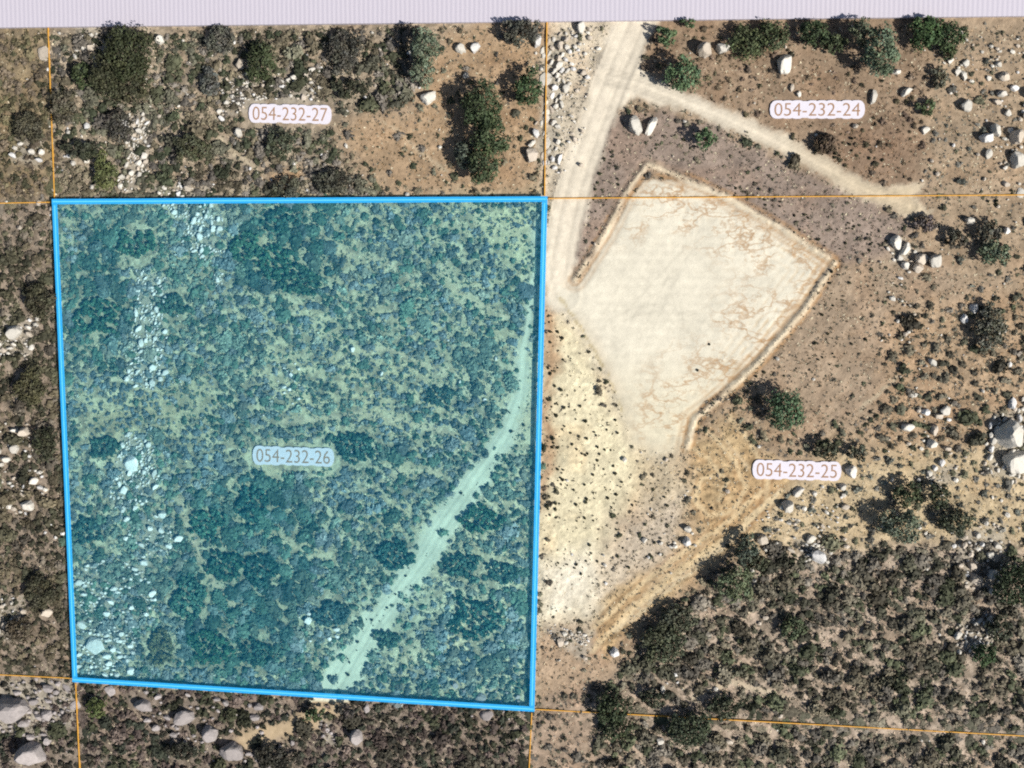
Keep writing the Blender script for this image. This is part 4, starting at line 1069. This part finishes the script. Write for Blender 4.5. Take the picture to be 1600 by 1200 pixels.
bake([(x, y, g + z * .2, sx, sy, z, a, t) for x, y, g, sx, sy, z, a, t in rest], ROCKP, 3, 'rubble', M_STONE, 'scattered small pale granite stones among the brush')

# ------------------------------------------------------------------ shrubs
def shrub_proto(seed, sub, nq, tight=1.0):
    """several leafy lobes around a low core"""
    rng = np.random.default_rng(seed); V0, F0 = ico(sub)
    F0 = F0[V0[F0].mean(1)[:, 2] > .0]
    nl = rng.integers(3, 6); VV = []; FF = []; TT = []; off = 0
    for l in range(nl):
        th = 6.283 * l / nl + rng.normal(0, .5); dd = rng.uniform(.22, .5) * tight if l else .1
        R_ = rng.uniform(.34, .58) if l else .6
        c0 = np.array([dd * math.cos(th), dd * math.sin(th), rng.uniform(.1, .3)])
        lt = rng.uniform(.78, 1.22)
        if l < 3:
            V_ = V0 * (.62 + .6 * (n3(V0 * 1.9 + l, seed + l)[:, None] - .3)) * R_ * np.array([1, 1, 1.1]) + c0
            V_[:, 2] = np.maximum(V_[:, 2], -.1)
            VV.append(V_); FF.append(F0 + off); TT.append(np.ones((len(V_), 3)) * lt * rng.uniform(.8, 1.1, (len(V_), 1))); off += len(V_)
        k_ = nq // nl
        d = rng.normal(0, 1, (k_, 3)); d[:, 2] = np.abs(d[:, 2]) * 1.1; d /= np.linalg.norm(d, axis=1)[:, None]
        q, f4 = leaf_quads(c0 + d * (R_ * rng.uniform(.6, .55 + .6 * tight, k_))[:, None], d, rng.uniform(.10, .24, k_), rng, .8)
        VV.append(q); FF.append(np.concatenate([f4[:, [0, 1, 2]], f4[:, [0, 2, 3]]]) + off); off += len(q)
        TT.append(np.repeat(lt * rng.uniform(.65, 1.45, (k_, 1)), 4, 0) * np.ones((1, 3)))
    return np.concatenate(VV), np.concatenate(FF), np.concatenate(TT)
SH_LO = [shrub_proto(300 + i, 1, 30) for i in range(16)]
SH_HI = [shrub_proto(400 + i, 2, 120) for i in range(12)]
TUFT_MESH = [mesh_np('tuft', v_, f_, 3, t_, M_LEAF) for v_, f_, t_ in (shrub_proto(450 + i, 1, 60, .5) for i in range(8))]
SH_MESH = [mesh_np('shrub', v_, f_, 3, t_, M_LEAF) for v_, f_, t_ in SH_HI]

NCAND = 60000
su = RNG.uniform(-90, 1690, NCAND); sv = RNG.uniform(20, 1290, NCAND)
wu, wv = warp2(su, sv); w2u, w2v = warp(su, sv, 3.5, 9)
_, scov, srad, spal, _ = zone_fields(su, sv, wu, wv)
for pts, w in TRAILS: scov = scov * (1 - .93 * smooth(6, 0, line_dist(w2u, w2v, pts) - w))
for pg, cv_, _ in OUTCROPS:
    if cv_ > .4: scov = scov * (1 - (.45 if cv_ >= .65 else .2) * smooth(-6, 4, poly_sd(su, sv, pg)))
for b in BERM: scov = scov * (1 - .95 * smooth(22, 14, line_dist(su, sv, b)))
flat = (road_dist(w2u, w2v) < 4) | (poly_sd(w2u, w2v, PAD) > -5) | ((track_dist(w2u, w2v) < -3) & (RNG.random(NCAND) < .96))
scov = scov * (1 - .45 * streak(su, sv) * (poly_sd(su, sv, PARCEL) > 0) * smooth(260, 420, su) * smooth(1000, 850, sv))
scov = scov * (1 - .55 * streak(su + 300, sv * 1.1) * (su > 835) * (sv > 860))
n1 = fbm(su / 34, sv / 34, 8, 4); n_hue = fbm(su / 60, sv / 60, 71, 2); n_tone = smooth(.3, .7, fbm(su / 36, sv / 36, 505, 3)); n2 = fbm(su / 9, sv / 9, 23, 2)
dblue = line_dist(su, sv, BLUE_LOOP); dora = np.min([line_dist(su, sv, [a, b]) for a, b, _ in LINES], 0); inpar = poly_sd(su, sv, PARCEL)
occ = {}
big = {}
for (u, v, r) in OCC: big.setdefault((int(u // 60), int(v // 60)), []).append((u, v, r))
def under_big(u, v, r):
    a0, b0 = int(u // 60), int(v // 60)
    for a in (a0 - 1, a0, a0 + 1):
        for b in (b0 - 1, b0, b0 + 1):
            for (x, y, q) in big.get((a, b), ()):
                if (x - u) ** 2 + (y - v) ** 2 < (q + r * .25) ** 2: return True
    return False
shrubs = []
hues = {k_: [(lin(c) * .78 + lin(c).mean() * .22) * (.92 if k_ not in ('teal', 'tealdark') else .80) for c in cs] for k_, cs in PAL.items()}
for i in range(NCAND):
    c = scov[i]
    if flat[i] or c <= .004: continue
    # dense zones fill up, open zones keep gaps that follow the clumping noise
    p = c * (1.7 if n1[i] > .5 - (c - .5) * .5 else .42)
    if rnd.random() > p: continue
    u, v = su[i], sv[i]
    rm = srad[i] * math.exp(rnd.gauss(0, .36)) * (.75 + .6 * n1[i]); rm = min(rm, 2.1)
    r = rm / .13
    if not cell_free(u, v, r, (.40 if c > .965 else .47) if c > .7 else .60 if c > .5 else .85, occ): continue
    if banned(u, v, r) or under_big(u, v, r): continue
    cell_put(u, v, r, occ)
    hz = rm * rnd.uniform(.75, 1.15)
    if inpar[i] > -10: hz = min(hz, 1.08)
    if dblue[i] < r + 11: hz = min(hz, 1.0)
    if dora[i] < r + 2: hz = min(hz, .26)
    pl = hues[PALN[spal[i]]]
    k_ = int(min(len(pl) - 1, max(0, (n_hue[i] - .25) * 2 * len(pl) + rnd.gauss(0, 1.1))))
    t = pl[k_] * rnd.uniform(.72, 1.35) * (.62 + .72 * n_tone[i] if inpar[i] < 0 else .78 + .44 * n_tone[i])
    shrubs.append((u, v, rm, hz, t, PALN[spal[i]], c))
print('shrubs', len(shrubs))

# dark tufts that stand out one by one on the pale slope and in the grey scrub
TUFT = [(215, 357), (175, 310), (180, 405), (170, 525), (215, 525), (240, 487), (188, 540), (175, 552), (200, 610), (225, 628), (260, 655), (215, 697), (245, 712), (268, 708), (320, 705), (345, 775), (300, 765), (165, 760), (200, 742), (215, 900), (350, 855), (400, 895), (215, 1000),
        (240, 1003), (260, 1075), (290, 1097), (230, 1070), (430, 1000), (380, 1025), (475, 985), (485, 1020), (515, 1060), (660, 1095), (715, 1130), (725, 1170), (565, 1170), (350, 1140), (205, 1160), (450, 1135), (485, 770), (490, 700), (925, 415), (870, 537),
        (1110, 610), (1180, 545), (1145, 565), (435, 910), (410, 930), (345, 935), (280, 885), (275, 830), (395, 840), (445, 815), (495, 830), (300, 1165), (380, 1110)]
tufts = [(800 + a / 3, 400 + b / 3, rnd.uniform(2.3, 4.6)) for a, b in TUFT]
for pg, n_, r0, r1 in [([(850, 780), (960, 760), (1060, 800), (1020, 880), (940, 900), (850, 900)], 75, 1.8, 4.2), ([(850, 560), (900, 600), (960, 700), (960, 780), (848, 780)], 40, 1.5, 3.6),
                       ([(905, 250), (965, 215), (970, 300), (920, 340), (900, 330)], 34, 1.8, 4.4), ([(1040, 250), (1300, 320), (1400, 400), (1300, 400), (1150, 310)], 85, 1.6, 3.8),
                       ([(1270, 420), (1400, 400), (1400, 520), (1290, 560), (1220, 600)], 60, 1.8, 4.2), ([(970, 160), (1180, 230), (1150, 290), (1000, 240)], 26, 1.8, 3.6), ([(580, 210), (700, 230), (700, 300), (560, 250)], 18, 2, 5),
                       ([(600, 900), (670, 860), (640, 940), (540, 1060), (530, 1030)], 40, 1.8, 4), ([(700, 740), (760, 740), (800, 660), (845, 560), (845, 640), (740, 800)], 26, 1.6, 3.6), ([(848, 480), (880, 500), (880, 800), (846, 800)], 46, 1.6, 4.4), ([(1180, 190), (1330, 190), (1420, 290), (1250, 230)], 24, 2, 4), ([(1470, 120), (1590, 120), (1590, 330), (1470, 330)], 22, 2, 4.2)]:
    xs = [p[0] for p in pg]; ys = [p[1] for p in pg]; k_ = 0; tr = 0
    while k_ < n_ and tr < 4000:
        tr += 1
        u, v = rnd.uniform(min(xs), max(xs)), rnd.uniform(min(ys), max(ys))
        if poly_sd(np.array([u]), np.array([v]), pg)[0] < 0 or banned(u, v, 5): continue
        if road_dist(np.array([u]), np.array([v]))[0] < 3 or poly_sd(np.array([u]), np.array([v]), PAD)[0] > -6: continue
        if fbm(np.array([u / 16]), np.array([v / 16]), 57, 2)[0] < rnd.uniform(.42, .60): continue
        tufts.append((u, v, r0 * .8 + (r1 * 1.25 - r0) * rnd.random() ** 2.6)); k_ += 1
tufts.sort(key=lambda t: -t[2])
seen = [s for s in shrubs if 0 < s[0] < 1600 and s[1] < 1200]
seen.sort(key=lambda s: -s[2])
single = seen[:300]; sset = set(id(s) for s in single)
items = []
def tone_word(t):
    r_, g_, b_ = t
    if r_ > g_ * 1.22: w = 'brown'
    elif g_ > r_ * 1.12: w = 'green'
    elif b_ > g_ * .78: w = 'grey'
    else: w = 'olive'
    return ('dark ' if sum(t) < .21 else '') + w
for s in shrubs:
    u, v, rm, hz, t, pl, c = s
    P = at(u, v, hz * .4); gz = float(ground(P[0], P[1]))
    if 85 < u < 855 and 305 < v < 1112: hz = min(hz, SHEET_Z - .14 - gz)
    if id(s) in sset:
        o = link('shrub', SH_MESH[rnd.randrange(10)])
        o.location = (P[0], P[1], gz); o.rotation_euler = (0, 0, rnd.uniform(0, 6.28)); o.scale = (rm * 1.3, rm * rnd.uniform(.95, 1.3), hz); o.color = (*t, 1)
        lab, dup = auto_label(u, v, f'large {tone_word(t)} shrub')
        o['label'] = lab; o['category'] = 'shrub'; o['group'] = 'large shrubs in the brush'
    else:
        items.append((P[0], P[1], gz, rm * 1.3, rm * rnd.uniform(.95, 1.3), hz, rnd.uniform(0, 6.28), t))
dk = lin((52, 54, 38))
for j, (u, v, r) in enumerate(tufts):
    P = at(u, v, .2); gz = float(ground(P[0], P[1])); rm = r * .13; hz = rm * 1.25
    if orange_near(u, v) < r + 2: hz = min(hz, .3)
    t = dk * rnd.uniform(.7, 1.5)
    if j < 230:
        o = link('tuft', TUFT_MESH[rnd.randrange(8)]); o.location = (P[0], P[1], gz); o.rotation_euler = (0, 0, rnd.uniform(0, 6.28)); o.scale = (rm * 1.15, rm * rnd.uniform(.85, 1.15), hz); o.color = (*t, 1)
        lab, dup = auto_label(u, v, 'small dark tuft')
        o['label'] = lab; o['category'] = 'tuft'; o['group'] = 'dark tufts on open soil'
    else: items.append((P[0], P[1], gz, rm, rm, hz, 0, t))
bake(items, SH_LO, 3, 'brush', M_LEAF, 'low grey-green and brown chaparral brush covering the hillside')

# ------------------------------------------------------------------ dry grass and litter between the shrubs
def straw_proto(seed):
    rng = np.random.default_rng(seed); n_ = 5
    th = rng.uniform(0, 6.28, n_); d = np.stack([np.cos(th), np.sin(th), rng.uniform(.2, .9, n_)], -1)
    w = np.stack([-np.sin(th), np.cos(th), np.zeros(n_)], -1) * rng.uniform(.16, .34, (n_, 1))
    V_ = np.stack([-w, w, d], 1).reshape(-1, 3)
    return V_, np.arange(3 * n_).reshape(-1, 3), np.repeat(rng.uniform(.75, 1.2, (n_, 1)), 3, 0) * np.ones((1, 3))
STR = [straw_proto(600 + i) for i in range(8)]
NG = 60000
su = RNG.uniform(-60, 1660, NG); sv = RNG.uniform(40, 1250, NG); w2u, w2v = warp(su, sv, 3.5, 9); wu, wv = warp2(su, sv)
gc, gcov, _, gpal, _ = zone_fields(su, sv, wu, wv)
bad = (road_dist(w2u, w2v) < 3) | (poly_sd(w2u, w2v, PAD) > -4) | (track_dist(w2u, w2v) < 2) | plate_mask(su, sv, 3) | (sv < edge_v(su) + 4)
bad |= (poly_sd(wu, wv, [z for z in ZONES if z[0] == 'pale_slope'][0][1]) > 0) & (RNG.random(NG) < .75)
PW = at_many(su, sv, .1); gzs = ground(PW[:, 0], PW[:, 1])
gi = []
for i in np.nonzero(~bad)[0]:
    q = rnd.random(); s = rnd.uniform(.16, .42)
    t = gc[i] * rnd.uniform(.6, 1.25) if q < .55 else hues[PALN[gpal[i]]][rnd.randrange(3)] * rnd.uniform(.6, 1.3)
    if q < .16: t = lin((214, 200, 170)) * rnd.uniform(.7, 1.1)
    if q > .55 and gcov[i] > .4: s *= 1.6
    gi.append((PW[i, 0], PW[i, 1], gzs[i], s, s, s * .8, rnd.uniform(0, 6.28), t * .8))
bake(gi, STR, 3, 'dry_grass', M_GRASS, 'dry straw grass and litter between the shrubs')
print('objects', len(bpy.data.objects))
